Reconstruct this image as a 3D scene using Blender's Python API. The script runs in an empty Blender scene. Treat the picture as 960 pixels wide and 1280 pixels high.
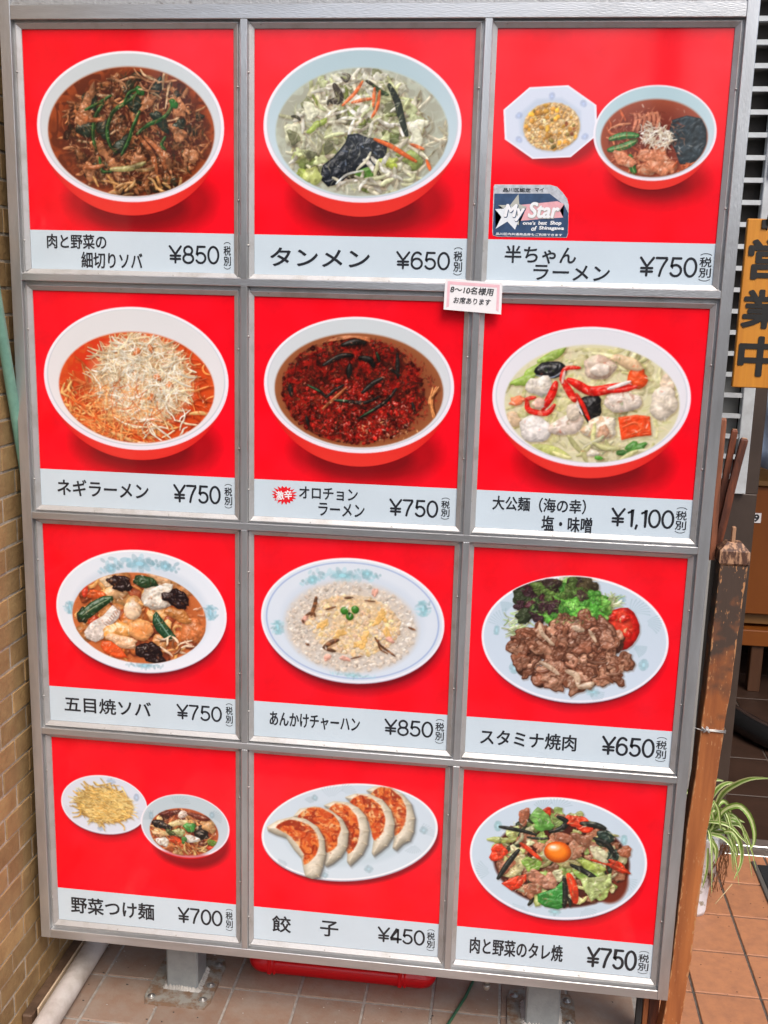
import bpy, bmesh, math, random
import numpy as np
from mathutils import Vector, Matrix
D = bpy.data; SC = bpy.context.scene; COL = SC.collection; PI = math.pi
random.seed(11)

# ---------------------------------------------------------------- camera, sky, sun, exposure
W = .4            # width of one printed menu panel in metres
cam = D.objects.new('camera', D.cameras.new('camera')); COL.objects.link(cam); SC.camera = cam
_r = [(0.99202744, 0.02639056, 0.1232278), (-0.05098262, 0.97828031, 0.20091888), (-0.11524897, -0.20559952, 0.97182638)]
_X, _U, _F = [Vector((a[0], a[2], a[1])) for a in _r]
M3 = Matrix((_X, _U, -_F)).transposed(); cam.matrix_world = Matrix.Translation((2.32162604 * W, -4.91547054 * W, (5.1 - 1.13514969) * W)) @ M3.to_4x4()
cam.data.sensor_fit = 'HORIZONTAL'; cam.data.sensor_width = 36; cam.data.lens = 36 * 1305.67 / 960; cam.data.clip_start = .05; cam.data.clip_end = 500
SUN_EL, SUN_AZ = 52, 28        # degrees; azimuth measured from straight in front of the board, towards the right
wd = D.worlds.new('World'); SC.world = wd; wd.use_nodes = True
nt = wd.node_tree; bg = nt.nodes['Background']; sky = nt.nodes.new('ShaderNodeTexSky'); sky.sky_type = 'NISHITA'; sky.sun_disc = False
sky.sun_elevation = math.radians(SUN_EL); sky.air_density = 1.; sky.dust_density = 4.; sky.ozone_density = 1.
_sd = Vector((math.sin(math.radians(SUN_AZ)) * math.cos(math.radians(SUN_EL)), -math.cos(math.radians(SUN_AZ)) * math.cos(math.radians(SUN_EL)), math.sin(math.radians(SUN_EL))))
sky.sun_rotation = math.atan2(_sd.x, _sd.y)
nt.links.new(sky.outputs[0], bg.inputs[0]); bg.inputs[1].default_value = .15
sun = D.objects.new('sun', D.lights.new('sun', 'SUN')); COL.objects.link(sun); sun.data.energy = 1.5; sun.data.angle = math.radians(28); sun.data.color = (1, .95, .88)
sun.rotation_euler = (-_sd).to_track_quat('-Z', 'Y').to_euler(); sun.location = (0, -3, 5)
SC.view_settings.view_transform = 'Standard'; SC.view_settings.look = 'None'; SC.view_settings.exposure = .40; SC.view_settings.gamma = 1
SC.cycles.max_bounces = 6; SC.cycles.use_denoising = True

# ---------------------------------------------------------------- materials
def mat(name, col, rough=.6, metal=0., var=0., scale=8., bump=0., bscale=60., spec=.5, col2=None, rand=0., coat=0., stretch=None, detail=6, thr=None):
    m = D.materials.new(name); m.use_nodes = True; n = m.node_tree.nodes; l = m.node_tree.links; b = n['Principled BSDF']
    b.inputs['Roughness'].default_value = rough; b.inputs['Metallic'].default_value = metal; b.inputs['Specular IOR Level'].default_value = spec
    b.inputs['Base Color'].default_value = (*col, 1)
    if coat: b.inputs['Coat Weight'].default_value = coat; b.inputs['Coat Roughness'].default_value = .15
    tc = n.new('ShaderNodeTexCoord'); mp = n.new('ShaderNodeMapping'); l.new(tc.outputs['Object'], mp.inputs[0])
    if stretch: mp.inputs['Scale'].default_value = stretch
    if rand:
        oi = n.new('ShaderNodeObjectInfo'); ad = n.new('ShaderNodeVectorMath'); ad.operation = 'MULTIPLY_ADD'; ad.inputs[1].default_value = (37, 53, 71)
        l.new(oi.outputs['Random'], ad.inputs[0]); l.new(tc.outputs['Object'], ad.inputs[2]); l.new(ad.outputs[0], mp.inputs[0])
    cur = None
    if var or col2:
        ns = n.new('ShaderNodeTexNoise'); ns.inputs['Scale'].default_value = scale; ns.inputs['Detail'].default_value = detail; ns.inputs['Roughness'].default_value = .62; l.new(mp.outputs[0], ns.inputs['Vector'])
        mx = n.new('ShaderNodeMix'); mx.data_type = 'RGBA'
        c2 = col2 or tuple(c * (1 - var) for c in col); c1 = col if col2 else tuple(min(1, c * (1 + var)) for c in col)
        mx.inputs[6].default_value = (*c1, 1); mx.inputs[7].default_value = (*c2, 1)
        mr = n.new('ShaderNodeMapRange'); a, z = thr or (.35, .65); mr.inputs[1].default_value = a; mr.inputs[2].default_value = z
        l.new(ns.outputs[0], mr.inputs[0]); l.new(mr.outputs[0], mx.inputs[0]); cur = mx.outputs[2]
    if rand:
        hs = n.new('ShaderNodeHueSaturation'); mr2 = n.new('ShaderNodeMapRange'); mr2.inputs[3].default_value = 1 - rand; mr2.inputs[4].default_value = 1 + rand
        l.new(oi.outputs['Random'], mr2.inputs[0]); l.new(mr2.outputs[0], hs.inputs['Value'])
        if cur: l.new(cur, hs.inputs['Color'])
        else: hs.inputs['Color'].default_value = (*col, 1)
        cur = hs.outputs[0]
    if cur: l.new(cur, b.inputs['Base Color'])
    if bump:
        n2 = n.new('ShaderNodeTexNoise'); n2.inputs['Scale'].default_value = bscale; n2.inputs['Detail'].default_value = 5; l.new(mp.outputs[0], n2.inputs['Vector'])
        bp = n.new('ShaderNodeBump'); bp.inputs['Strength'].default_value = bump; bp.inputs['Distance'].default_value = .002; l.new(n2.outputs[0], bp.inputs['Height']); l.new(bp.outputs[0], b.inputs['Normal'])
    return m
def ink_mat(name):
    """glossy laminated film over printer's ink (flat print carried by the sheet)"""
    m = mat(name, (1, 1, 1), .35, bump=.10, bscale=350, spec=.15); n = m.node_tree.nodes; l = m.node_tree.links; b = n['Principled BSDF']
    at = n.new('ShaderNodeAttribute'); at.attribute_name = 'Ink'; l.new(at.outputs['Color'], b.inputs['Base Color'])
    b.inputs['Coat Weight'].default_value = .65; b.inputs['Coat Roughness'].default_value = .07
    tc = n.new('ShaderNodeTexCoord'); ns = n.new('ShaderNodeTexNoise'); ns.inputs['Scale'].default_value = 5; ns.inputs['Detail'].default_value = 8; l.new(tc.outputs['Object'], ns.inputs[0])
    mr = n.new('ShaderNodeMapRange'); mr.inputs[1].default_value = .35; mr.inputs[2].default_value = .7; mr.inputs[3].default_value = .35; mr.inputs[4].default_value = 1.; l.new(ns.outputs[0], mr.inputs[0]); l.new(mr.outputs[0], b.inputs['Coat Weight'])
    return m
ALU = mat('aluminium', (.66, .67, .68), .30, .78, .14, 14, .25, 700, col2=(.40, .395, .39), stretch=(1, 1, .15), thr=(.42, .75), detail=9)
ALU_H = mat('aluminium_rail', (.66, .67, .68), .30, .78, .14, 14, .25, 700, col2=(.41, .405, .40), stretch=(.15, 1, 1), thr=(.42, .75), detail=9)
BEADM = mat('bead_aluminium', (.52, .515, .51), .45, .6, .1, 20, .2, 500, col2=(.36, .335, .30), thr=(.5, .8))
DIRTY = mat('weathered_metal', (.44, .45, .46), .5, .6, .2, 90, .6, 160, col2=(.20, .19, .18), thr=(.56, .72))
DARK = mat('dark_backing', (.03, .03, .03), .7)
INK = ink_mat('printed_film')
STRIP = mat('pale_blue_film', (.60, .70, .775), .3, var=.03, scale=6, spec=.4, coat=.7, bump=.08, bscale=350)
TEXT = mat('charcoal_ink', (.018, .02, .026), .35, spec=.4, coat=.5)
REDINK = mat('red_ink', (.80, .01, .02), .35, coat=.5); WHITEINK = mat('white_ink', (.85, .86, .88), .4)
PAPER = mat('white_paper', (.86, .84, .85), .7, var=.02); PINK = mat('pink_ink', (.86, .52, .58), .7, var=.05, scale=60)
PENINK = mat('pen_ink', (.03, .03, .035), .6)
NAVY = mat('navy_film', (.035, .075, .16), .3, coat=.6, var=.2, scale=60); SILVER = mat('silver_film', (.62, .64, .68), .3, .4, .2, 90)
STARG = mat('star_print', (.46, .47, .42), .4); ROSE = mat('rose_print', (.78, .40, .44), .35, var=.08, scale=60); STARW = mat('star_white', (.76, .80, .84), .35)
GALV = mat('galvanised_steel', (.36, .39, .40), .5, .35, .1, 30, .3, 200, col2=(.29, .32, .33))
PLATE = mat('rusty_cement_plate', (.27, .255, .225), .85, 0, .2, 45, 1., 120, col2=(.19, .115, .07), thr=(.42, .60))
BOLT = mat('steel_bolt', (.4, .39, .37), .4, .7, .2, 200)
BRICK = mat('tan_brick', (.38, .245, .105), .7, 0, .25, 26, .7, 120, rand=.20, col2=(.24, .135, .055), thr=(.3, .75))
MORTAR = mat('mortar', (.40, .34, .27), .9, 0, .25, 60, .8, 200)
TILE = mat('brown_floor_tile', (.27, .17, .12), .7, 0, .2, 22, .6, 160, rand=.08, col2=(.30, .235, .19), thr=(.35, .70), detail=9)
TERRA = mat('terracotta_tile', (.47, .205, .10), .6, 0, .15, 38, .5, 160, rand=.07, col2=(.35, .155, .085), thr=(.38, .75), detail=9)
GROUT = mat('pale_grout', (.33, .30, .27), .9, 0, .2, 60, .6, 200); DGROUT = mat('dark_grout', (.11, .085, .07), .9, 0, .3, 60, .6, 200)
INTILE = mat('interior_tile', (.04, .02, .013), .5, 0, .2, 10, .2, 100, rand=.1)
ASPH = mat('asphalt', (.10, .10, .10), .9, 0, .2, 9); GREYD = mat('reflection_dark', (.06, .06, .06), .9, 0, .3, 2)  # dark grey for the added, unseen shapes that the panels mirror
CEMENT = mat('cement', (.45, .43, .40), .9, 0, .25, 30, 1., 120)
def wood(name, c1, c2, rough=.5, sc=30, st=(1, 1, .06), coat=0., thr=(.35, .65), bump=.35): return mat(name, c1, rough, 0, .1, sc, bump, sc * 3, col2=c2, stretch=st, coat=coat, thr=thr)
WOODO = wood('worn_orange_wood', (.46, .155, .045), (.25, .075, .025)); WOODD = wood('dark_brown_wood', (.06, .028, .018), (.022, .016, .014), .35, coat=.3)
WOODS = wood('reddish_stick_wood', (.22, .065, .03), (.09, .032, .02), .55, 70, (1, 1, .10), thr=(.4, .6), bump=.8); WOODE = wood('cut_end_wood', (.45, .26, .15), (.3, .14, .07), .8)
SIGNW = wood('amber_sign_wood', (.66, .27, .025), (.56, .21, .02), .5, 14, (3, 1, .1)); BLACKP = mat('black_paint', (.015, .014, .013), .5, var=.2, scale=60)
STICKP = wood('rubbed_stick_wood', (.34, .12, .06), (.15, .055, .03), .55, 60, (1, 1, .12), bump=.8); WIREM = mat('galvanised_wire', (.55, .54, .52), .4, .8)
PVC = mat('white_pvc', (.60, .55, .52), .5, 0, .1, 14, .2, 60, col2=(.38, .33, .29), thr=(.45, .72)); RAILB = mat('brown_rail', (.11, .065, .04), .6, 0, .3, 30, .5, 100); CREAM = mat('cream_edge', (.62, .48, .34), .6)
REDP = mat('red_plastic', (.80, .008, .014), .3, spec=.5, var=.05); GREENC = mat('green_cable', (.03, .10, .055), .5); TEAL = mat('teal_paint', (.20, .40, .31), .5, 0, .2, 30, .4, 90, col2=(.13, .29, .23))
SLAT = mat('white_slat', (.62, .66, .68), .45, 0, .1, 20, col2=(.48, .50, .51)); JAMB = mat('brown_metal', (.07, .05, .04), .45, .2, .15, 8)
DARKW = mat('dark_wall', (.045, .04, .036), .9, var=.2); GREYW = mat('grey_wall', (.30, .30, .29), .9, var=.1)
ORW = wood('orange_cabinet_wood', (.24, .07, .010), (.20, .055, .008), .4, 8, (1, 1, .2)); LEGW = wood('cabinet_leg_wood', (.09, .035, .014), (.06, .024, .010)); TANW = wood('tan_wood', (.20, .10, .03), (.16, .075, .02), .5, 8, (.2, 1, 1))
CLOTH = mat('pale_blue_cloth', (.42, .52, .68), .9, var=.05, bump=.3, bscale=300); RUBBER = mat('black_rubber', (.012, .012, .013), .22, spec=.6, coat=.4); STEEL = mat('sill_steel', (.5, .5, .49), .3, .85)
MATM = mat('black_mat', (.012, .013, .015), .9, bump=1, bscale=300); MATE = mat('mat_edge', (.10, .09, .08), .8)
POTM = mat('chipped_white_glaze', (.72, .72, .76), .35, 0, .1, 40, .5, 60, col2=(.33, .30, .24), thr=(.54, .62))
LEAF = mat('green_leaf', (.16, .28, .045), .45, 0, .2, 60, spec=.4); LEAFW = mat('cream_leaf_stripe', (.50, .58, .26), .45); ROOT = mat('dry_roots', (.28, .13, .06), .9, var=.3, scale=60); STRAW = mat('straw', (.55, .40, .22), .8)

# ---------------------------------------------------------------- mesh helpers
class G:
    def __init__(s): s.v = []; s.f = []; s.m = []; s.sm = []
    def add(s, v, f, mi=0, smooth=False):
        o = len(s.v); s.v += [tuple(p) for p in v]; s.f += [tuple(i + o for i in q) for q in f]; s.m += [mi] * len(f); s.sm += [smooth] * len(f); return s
    def box(s, x0, x1, y0, y1, z0, z1, mi=0):
        return s.add([(x0, y0, z0), (x1, y0, z0), (x1, y1, z0), (x0, y1, z0), (x0, y0, z1), (x1, y0, z1), (x1, y1, z1), (x0, y1, z1)],
                     [(0, 3, 2, 1), (4, 5, 6, 7), (0, 1, 5, 4), (1, 2, 6, 5), (2, 3, 7, 6), (3, 0, 4, 7)], mi)
    def bbox(s, x0, x1, y0, y1, z0, z1, b=.001, mi=0):
        bm = bmesh.new(); bmesh.ops.create_cube(bm, size=1)
        for v in bm.verts: v.co = Vector(((x0 + x1) / 2 + v.co.x * (x1 - x0), (y0 + y1) / 2 + v.co.y * (y1 - y0), (z0 + z1) / 2 + v.co.z * (z1 - z0)))
        bmesh.ops.bevel(bm, geom=bm.edges[:], offset=b, segments=1, affect='EDGES'); bm.verts.index_update()
        s.add([v.co[:] for v in bm.verts], [[v.index for v in f.verts] for f in bm.faces], mi); bm.free(); return s
    def tube(s, P, r, n=10, mi=0, cap=True, closed=False):
        P = [Vector(p) for p in P]; k = len(P); up = Vector((.13, .2, .97)); rings = []; pv = None
        for i in range(k):
            t = (P[min(i + 1, k - 1)] - P[max(i - 1, 0)]).normalized()
            a = t.cross(pv if pv else up); a = a.normalized() if a.length > 1e-4 else t.orthogonal().normalized(); b = a.cross(t).normalized(); pv = b if False else None
            q = r[i] if isinstance(r, (list, tuple)) else r
            rings.append([P[i] + (a * math.cos(2 * PI * j / n) + b * math.sin(2 * PI * j / n)) * q for j in range(n)])
        v = [p for R in rings for p in R]; f = [(i * n + j, i * n + (j + 1) % n, (i + 1) * n + (j + 1) % n, (i + 1) * n + j) for i in range(k - 1) for j in range(n)]
        s.add(v, f, mi, True)
        if cap: o = len(s.v) - len(v); s.f += [tuple(o + j for j in range(n))[::-1], tuple(o + (k - 1) * n + j for j in range(n))]; s.m += [mi] * 2; s.sm += [False] * 2
        return s
    def lathe(s, x, y, prof, n=32, mi=0, wob=None):
        v = []; k = len(prof)
        for i, (r, z) in enumerate(prof):
            for j in range(n):
                a = 2 * PI * j / n; q = r * (1 + (wob(a, z) if wob else 0)); v.append((x + q * math.cos(a), y + q * math.sin(a), z))
        return s.add(v, [(i * n + j, i * n + (j + 1) % n, (i + 1) * n + (j + 1) % n, (i + 1) * n + j) for i in range(k - 1) for j in range(n)], mi, True)
    def prism(s, pts, y0, y1, mi=0):
        """outline in x,z given counter-clockwise as seen from the front, between depths y0 (front) and y1"""
        n = len(pts); v = [(a, y0, b) for a, b in pts] + [(a, y1, b) for a, b in pts]
        return s.add(v, [tuple(range(n)), tuple(range(2 * n - 1, n - 1, -1))] + [(i, i + n, (i + 1) % n + n, (i + 1) % n) for i in range(n)], mi)
    def mesh(s, name):
        me = D.meshes.new(name); me.from_pydata(s.v, [], s.f); me.polygons.foreach_set('material_index', s.m); me.polygons.foreach_set('use_smooth', s.sm); me.update(); return me
def link(name, me, mats, parent=None, loc=None):
    o = D.objects.new(name, me)
    if mats is not None and not len(me.materials):
        for m in (mats if isinstance(mats, (list, tuple)) else [mats]): me.materials.append(m)
    COL.objects.link(o)
    if parent: o.parent = parent; o.matrix_parent_inverse = parent.matrix_world.inverted()
    if loc: o.location = loc
    return o
def obj(name, g, mats, parent=None, loc=None): return link(name, g.mesh(name), mats, parent, loc)
def tag(o, label, cat, group=None):
    o['label'] = label; o['category'] = cat
    if group: o['group'] = group
    return o
def struct(o): o['kind'] = 'structure'; return o
def empty(name, loc, label, cat, group=None):
    o = D.objects.new(name, None); o.empty_display_size = .1; o.location = loc; COL.objects.link(o); bpy.context.view_layer.update(); return tag(o, label, cat, group)
def adopt(o, p):
    """parent o (built in world coordinates) to p, keeping it where it stands"""
    o.parent = p; o.location = Vector(o.location) - Vector(p.location); return o
# ---------------------------------------------------------------- printed dish photographs (flat print, painted with numpy)
PX = 400                      # print dots per panel width (1 dot = 1 mm)
CR = np.array([[0.99202744, 0.02639056, 0.1232278], [-0.05098262, 0.97828031, 0.20091888], [-0.11524897, -0.20559952, 0.97182638]])
CC = np.array([2.32162604, -1.13514969, -4.91547054]); CF = 1305.67
rng = np.random.default_rng(7)

def board_uv(x, y):
    """survey point of the photograph -> board plane, in panel widths"""
    d = CR.T @ np.array([(x - 480) / CF, -(y - 640) / CF, 1.0])
    p = CC + d * (-CC[2] / d[2])
    return p[0], p[1]

ROW_TOP = [.006, -1.168, -2.322, -3.478]; ROW_RED = [-.887, -2.044, -3.196, -4.363]; ROW_BOT = [-1.067, -2.227, -3.385, -4.554]
COL_L = [0., 1.096, 2.181]; COL_R = [1.001, 2.088, 3.186]

def _noise(n, cells):
    g = rng.random((cells + 1, cells + 1)); g[-1] = g[0]; g[:, -1] = g[:, 0]
    t = np.linspace(0, cells, n, endpoint=False); i = t.astype(int); f = t - i; f = f * f * (3 - 2 * f)
    a = g[i][:, i]; b = g[i + 1][:, i]; c = g[i][:, i + 1]; d = g[i + 1][:, i + 1]
    fy = f[:, None]; fx = f[None, :]
    return a * (1 - fy) * (1 - fx) + b * fy * (1 - fx) + c * (1 - fy) * fx + d * fy * fx
NZ = {4: _noise(512, 128), 8: _noise(512, 64), 16: _noise(512, 32), 40: _noise(512, 13)}
_o1, _o2 = _noise(512, 40), _noise(512, 40); _yy, _xx = np.mgrid[0:512, 0:512]
for _k in (4, 8, 16): NZ[_k] = NZ[_k][(_yy + (_o1 - .5) * _k * 3.2).astype(int) % 512, (_xx + (_o2 - .5) * _k * 3.2).astype(int) % 512]
NZ['f'] = (.5 * NZ[16] + .3 * NZ[8] + .2 * NZ[4])
def nz(k, y0, y1, x0, x1, oy=0, ox=0):
    a = NZ[k]; return a[np.ix_((np.arange(y0, y1) + oy) % 512, (np.arange(x0, x1) + ox) % 512)]
def C3(c): return np.array(c, float) / 255.
LV = np.array([-.30, -.62, .72]); LV = LV / np.linalg.norm(LV)

class Print:
    def __init__(s, r, c, crop):
        s.r, s.c, (s.ox, s.oy, s.sc) = r, c, crop
        s.u0, s.u1 = COL_L[c], COL_R[c]; s.v0, s.v1 = ROW_TOP[r], ROW_RED[r]
        s.W = int(round((s.u1 - s.u0) * PX)); s.H = int(round((s.v0 - s.v1) * PX))
        s.im = np.zeros((s.H, s.W, 3)); s.im[:] = C3((252, 4, 26))
        n = nz('f', 0, s.H, 0, s.W, r * 97, c * 131)[..., None]
        s.im *= 1 + (n - .5) * .05 + (nz(40, 0, s.H, 0, s.W, r * 61, c * 201)[..., None] - .5) * .07; s.im[..., 1:] += (nz(40, 0, s.H, 0, s.W, c * 61 + 9, r * 101)[..., None] * .045)
        s.bg = s.im.copy(); s.dish = np.zeros((s.H, s.W)); s.clip = None; s.layers = []; s.food = np.zeros((s.H, s.W)); s.kind = 'dish_picture'; s.ground = True
        a, b = s.uv(0, 0), s.uv(300, 0); s.k = np.hypot(b[0] - a[0], b[1] - a[1]) / 300 * PX
        a2 = s.uv(0, 300); s.ky = abs(a2[1] - a[1]) / 300 * PX
    def next_dish(s, nm, nm2): s.layers.append((nm, s.dish)); s.dish = np.zeros((s.H, s.W)); s.kind = nm2; s.ground = True
    def uv(s, x, y):
        u, v = board_uv(s.ox + x / s.sc, s.oy + y / s.sc); return u - s.u0, s.v0 - v
    def p(s, x, y):
        u, v = s.uv(x, y); return np.array([u * PX, v * PX])
    def box(s, x0, y0, x1, y1):
        x0 = max(0, int(x0)); y0 = max(0, int(y0)); x1 = min(s.W, int(x1) + 2); y1 = min(s.H, int(y1) + 2)
        if x1 <= x0 or y1 <= y0: return None
        return x0, y0, x1, y1, np.arange(x0, x1)[None, :] + .5, np.arange(y0, y1)[:, None] + .5
    def put(s, b, a, col, dish=False):
        x0, y0, x1, y1 = b[:4]
        if s.clip is not None: a = a * s.clip[y0:y1, x0:x1]
        im = s.im[y0:y1, x0:x1]; im += (np.clip(col, 0, 1) - im) * a[..., None]
        if s.clip is None and not dish and s.ground: im = s.bg[y0:y1, x0:x1]; im += (np.clip(col, 0, 1) - im) * a[..., None]
        if dish: s.ground = False
        if dish: s.dish[y0:y1, x0:x1] = np.maximum(s.dish[y0:y1, x0:x1], a)
    def E(s, L, R, T, B):
        """ellipse from its four extreme points in the survey crop"""
        l, r, t, b = s.p(*L), s.p(*R), s.p(*T), s.p(*B)
        return ((l[0] + r[0]) / 2, (t[1] + b[1]) / 2, (r[0] - l[0]) / 2, (b[1] - t[1]) / 2)
    def ell(s, e, col, soft=.7, alpha=1., rot=0., dish=False, col2=None, grad='v'):
        cx, cy, rx, ry = e; m = max(rx, ry) * (1 + soft / max(min(rx, ry), 1)) + 3
        b = s.box(cx - m, cy - m, cx + m, cy + m)
        if b is None: return None
        X, Y = b[4] - cx, b[5] - cy; c, sn = np.cos(rot), np.sin(rot)
        xr = X * c + Y * sn; yr = -X * sn + Y * c
        q = np.sqrt((xr / rx) ** 2 + (yr / ry) ** 2) + 1e-6
        d = (1 - q) * np.minimum(rx, ry) * (q * 0 + 1)
        g = np.sqrt((xr / rx ** 2) ** 2 + (yr / ry ** 2) ** 2) / q + 1e-9; d = (1 - q) / g
        a = np.clip(d / (2 * soft) + .5, 0, 1) * alpha
        cc = C3(col)[None, None, :] * np.ones(q.shape + (1,))
        if col2 is not None:
            t = np.clip((Y / ry + 1) / 2, 0, 1) * np.ones_like(q) if grad == 'v' else np.clip(q, 0, 1) ** 2
            cc = C3(col) * (1 - t[..., None]) + C3(col2) * t[..., None]
        s.put(b, a, cc, dish); return a, b
    def mask(s, e, soft=1.):
        Y, X = np.mgrid[0:s.H, 0:s.W] + .5
        cx, cy, rx, ry = e
        q = np.sqrt(((X - cx) / rx) ** 2 + ((Y - cy) / ry) ** 2)
        return np.clip((1 - q) * min(rx, ry) / (2 * soft) + .5, 0, 1)
    def poly_sdf(s, b, P):
        X = b[4] + 0 * b[5]; Y = b[5] + 0 * b[4]
        d2 = np.full(X.shape, 1e9); inside = np.zeros(X.shape, bool); n = len(P)
        for i in range(n):
            x1, y1 = P[i]; x2, y2 = P[(i + 1) % n]; ex, ey = x2 - x1, y2 - y1; L = ex * ex + ey * ey + 1e-9
            t = np.clip(((X - x1) * ex + (Y - y1) * ey) / L, 0, 1)
            d2 = np.minimum(d2, (X - x1 - t * ex) ** 2 + (Y - y1 - t * ey) ** 2)
            c = ((y1 > Y) != (y2 > Y)) & (X < ex * (Y - y1) / (ey if abs(ey) > 1e-9 else 1e-9) + x1); inside ^= c
        return np.where(inside, 1, -1) * np.sqrt(d2)
    def body(s, b, d, R, col, gloss=.35, bump=.5, var=.12, nk='f', shadow=.45, rim=None, mott=None, edge=0):
        """shade a shape given its distance field d (positive inside); R = roundness radius"""
        x0, y0, x1, y1 = b[:4]; oy, ox = rng.integers(0, 512, 2)
        if shadow:
            sd = np.zeros_like(d); k = 2; sd[k:, k:] = np.clip(d[:-k, :-k] / 3 + .8, 0, 1); s.put(b, sd * shadow * .8, s.im[y0:y1, x0:x1] * np.array([.56, .43, .34]))
        n1 = nz(nk, y0, y1, x0, x1, oy, ox); n2 = nz(8, y0, y1, x0, x1, ox, oy)
        t = np.clip(d / R, 0, 1); h = np.sqrt(np.clip(1 - (1 - t) ** 2, 0, 1)) * R * .62 + (n1 - .5) * bump * 6
        if h.shape[0] < 3 or h.shape[1] < 3: return
        gy, gx = np.gradient(h); il = 1 / np.sqrt(gx * gx + gy * gy + 1)
        dif = (-gx * LV[0] - gy * LV[1] + LV[2]) * il
        hv = np.array([LV[0], LV[1], LV[2] + 1.]); hv /= np.linalg.norm(hv)
        sp = np.clip((-gx * hv[0] - gy * hv[1] + hv[2]) * il, 0, 1) ** 26
        base = C3(col) * (1 + (n2[..., None] - .5) * 2 * var)
        if mott is not None:
            mc, th = mott; w = np.clip((nz('f', y0, y1, x0, x1, oy + 77, ox + 31) - th) * 7, 0, 1)[..., None]; base = base * (1 - w) + C3(mc) * w
        if rim is not None:
            w = np.clip(1 - d / (R * .7), 0, 1)[..., None]; base = base * (1 - w) + C3(rim) * w
        c = base * (.70 + .38 * np.clip(dif, 0, 1))[..., None] + (1 - base) * (sp * gloss * .8)[..., None]
        s.put(b, np.clip(d + .5, 0, 1), c)
        al = np.clip(d + .5, 0, 1); s.food[y0:y1, x0:x1] = np.maximum(s.food[y0:y1, x0:x1], al if s.clip is None else al * s.clip[y0:y1, x0:x1])
    def blob(s, x, y, rx, ry, col, rot=0., irr=.18, n=18, R=None, **kw):
        """rounded, uneven lump; all measures in survey crop units"""
        q = s.p(x, y); s.blob_c(q[0], q[1], rx * s.k, ry * s.ky, col, rot, irr, n, R, **kw)
    def blob_c(s, cx, cy, rx, ry, col, rot=0., irr=.18, n=18, R=None, **kw):
        a = np.arange(n) * 2 * np.pi / n; ph = rng.random(4) * 6.28
        r = 1 + irr * (.5 * np.sin(2 * a + ph[0]) + .35 * np.sin(3 * a + ph[1]) + .3 * np.sin(5 * a + ph[2]) + .5 * (rng.random(n) - .5))
        px = rx * r * np.cos(a); py = ry * r * np.sin(a); c, sn = np.cos(rot), np.sin(rot)
        P = np.c_[cx + px * c - py * sn, cy + px * sn + py * c]
        s.poly_c(P, col, R if R else min(rx, ry) * .9, **kw)
    def poly(s, pts, col, R=6, **kw): s.poly_c(np.array([s.p(*q) for q in pts]), col, R, **kw)
    def poly_c(s, P, col, R, **kw):
        b = s.box(P[:, 0].min() - 3, P[:, 1].min() - 3, P[:, 0].max() + 4, P[:, 1].max() + 4)
        if b is None: return
        s.body(b, s.poly_sdf(b, P), R, col, **kw)
    def strand(s, pts, w, col, **kw): s.strand_c(np.array([s.p(*q) for q in pts]), w * s.k / 2, col, **kw)
    def strand_c(s, P, r, col, taper=.45, smooth=True, **kw):
        if smooth and len(P) > 2:
            m = len(P); t = np.linspace(0, m - 1, 4 * m); i = np.clip(t.astype(int), 0, m - 2); f = (t - i)[:, None]
            g = lambda k: P[np.clip(k, 0, m - 1)]
            P = .5 * (2 * g(i) + (g(i + 1) - g(i - 1)) * f + (2 * g(i - 1) - 5 * g(i) + 4 * g(i + 1) - g(i + 2)) * f ** 2 + (3 * g(i) - g(i - 1) - 3 * g(i + 1) + g(i + 2)) * f ** 3)
        b = s.box(P[:, 0].min() - r - 3, P[:, 1].min() - r - 3, P[:, 0].max() + r + 4, P[:, 1].max() + r + 4)
        if b is None: return
        X, Y = b[4], b[5]; D = np.full((b[3] - b[1], b[2] - b[0]), -1e9); n = len(P) - 1
        for i in range(n):
            (x1, y1), (x2, y2) = P[i], P[i + 1]; ex, ey = x2 - x1, y2 - y1; L = ex * ex + ey * ey + 1e-9
            t = np.clip(((X - x1) * ex + (Y - y1) * ey) / L, 0, 1)
            rr = r * (1 - taper * abs((i + t) / n * 2 - 1) ** 2)
            D = np.maximum(D, rr - np.sqrt((X - x1 - t * ex) ** 2 + (Y - y1 - t * ey) ** 2))
        kw.setdefault('bump', .15); kw.setdefault('shadow', .35); s.body(b, D, r, col, **kw)
    # --- scatters -------------------------------------------------------------
    def inside(s, e, f=1.):
        a = rng.random() * 6.283; r = np.sqrt(rng.random()) * f
        return e[0] + e[2] * r * np.cos(a), e[1] + e[3] * r * np.sin(a)
    def strands(s, e, n, w, L, cols, curl=.5, ang=None, f=1., ysort=True, **kw):
        S = [s.inside(e, f) for _ in range(n)]
        if ysort: S.sort(key=lambda q: q[1])
        for x, y in S:
            a = rng.random() * 6.283 if ang is None else ang + rng.normal() * .5
            l = L * s.k * (.6 + .8 * rng.random()); m = 5; P = [(x - np.cos(a) * l / 2, y - np.sin(a) * l / 2)]
            cv = rng.normal() * curl
            for i in range(m - 1):
                P.append((P[-1][0] + np.cos(a) * l / m, P[-1][1] + np.sin(a) * l / m * .8)); a += cv / m * 2 + rng.normal() * curl * .35
            c = np.array(cols[rng.integers(len(cols))]) * (.85 + .3 * rng.random())
            s.strand_c(np.array(P), w * s.k / 2 * (.75 + .5 * rng.random()), c, **kw)
    def lumps(s, e, n, r, cols, f=1., asp=.65, ysort=True, **kw):
        S = [s.inside(e, f) for _ in range(n)]
        if ysort: S.sort(key=lambda q: q[1])
        for x, y in S:
            q = r * s.k * (.6 + .8 * rng.random()); c = np.array(cols[rng.integers(len(cols))]) * (.85 + .3 * rng.random())
            s.blob_c(x, y, q, q * (asp + .3 * rng.random()), c, rng.random() * 3.1, **kw)
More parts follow.
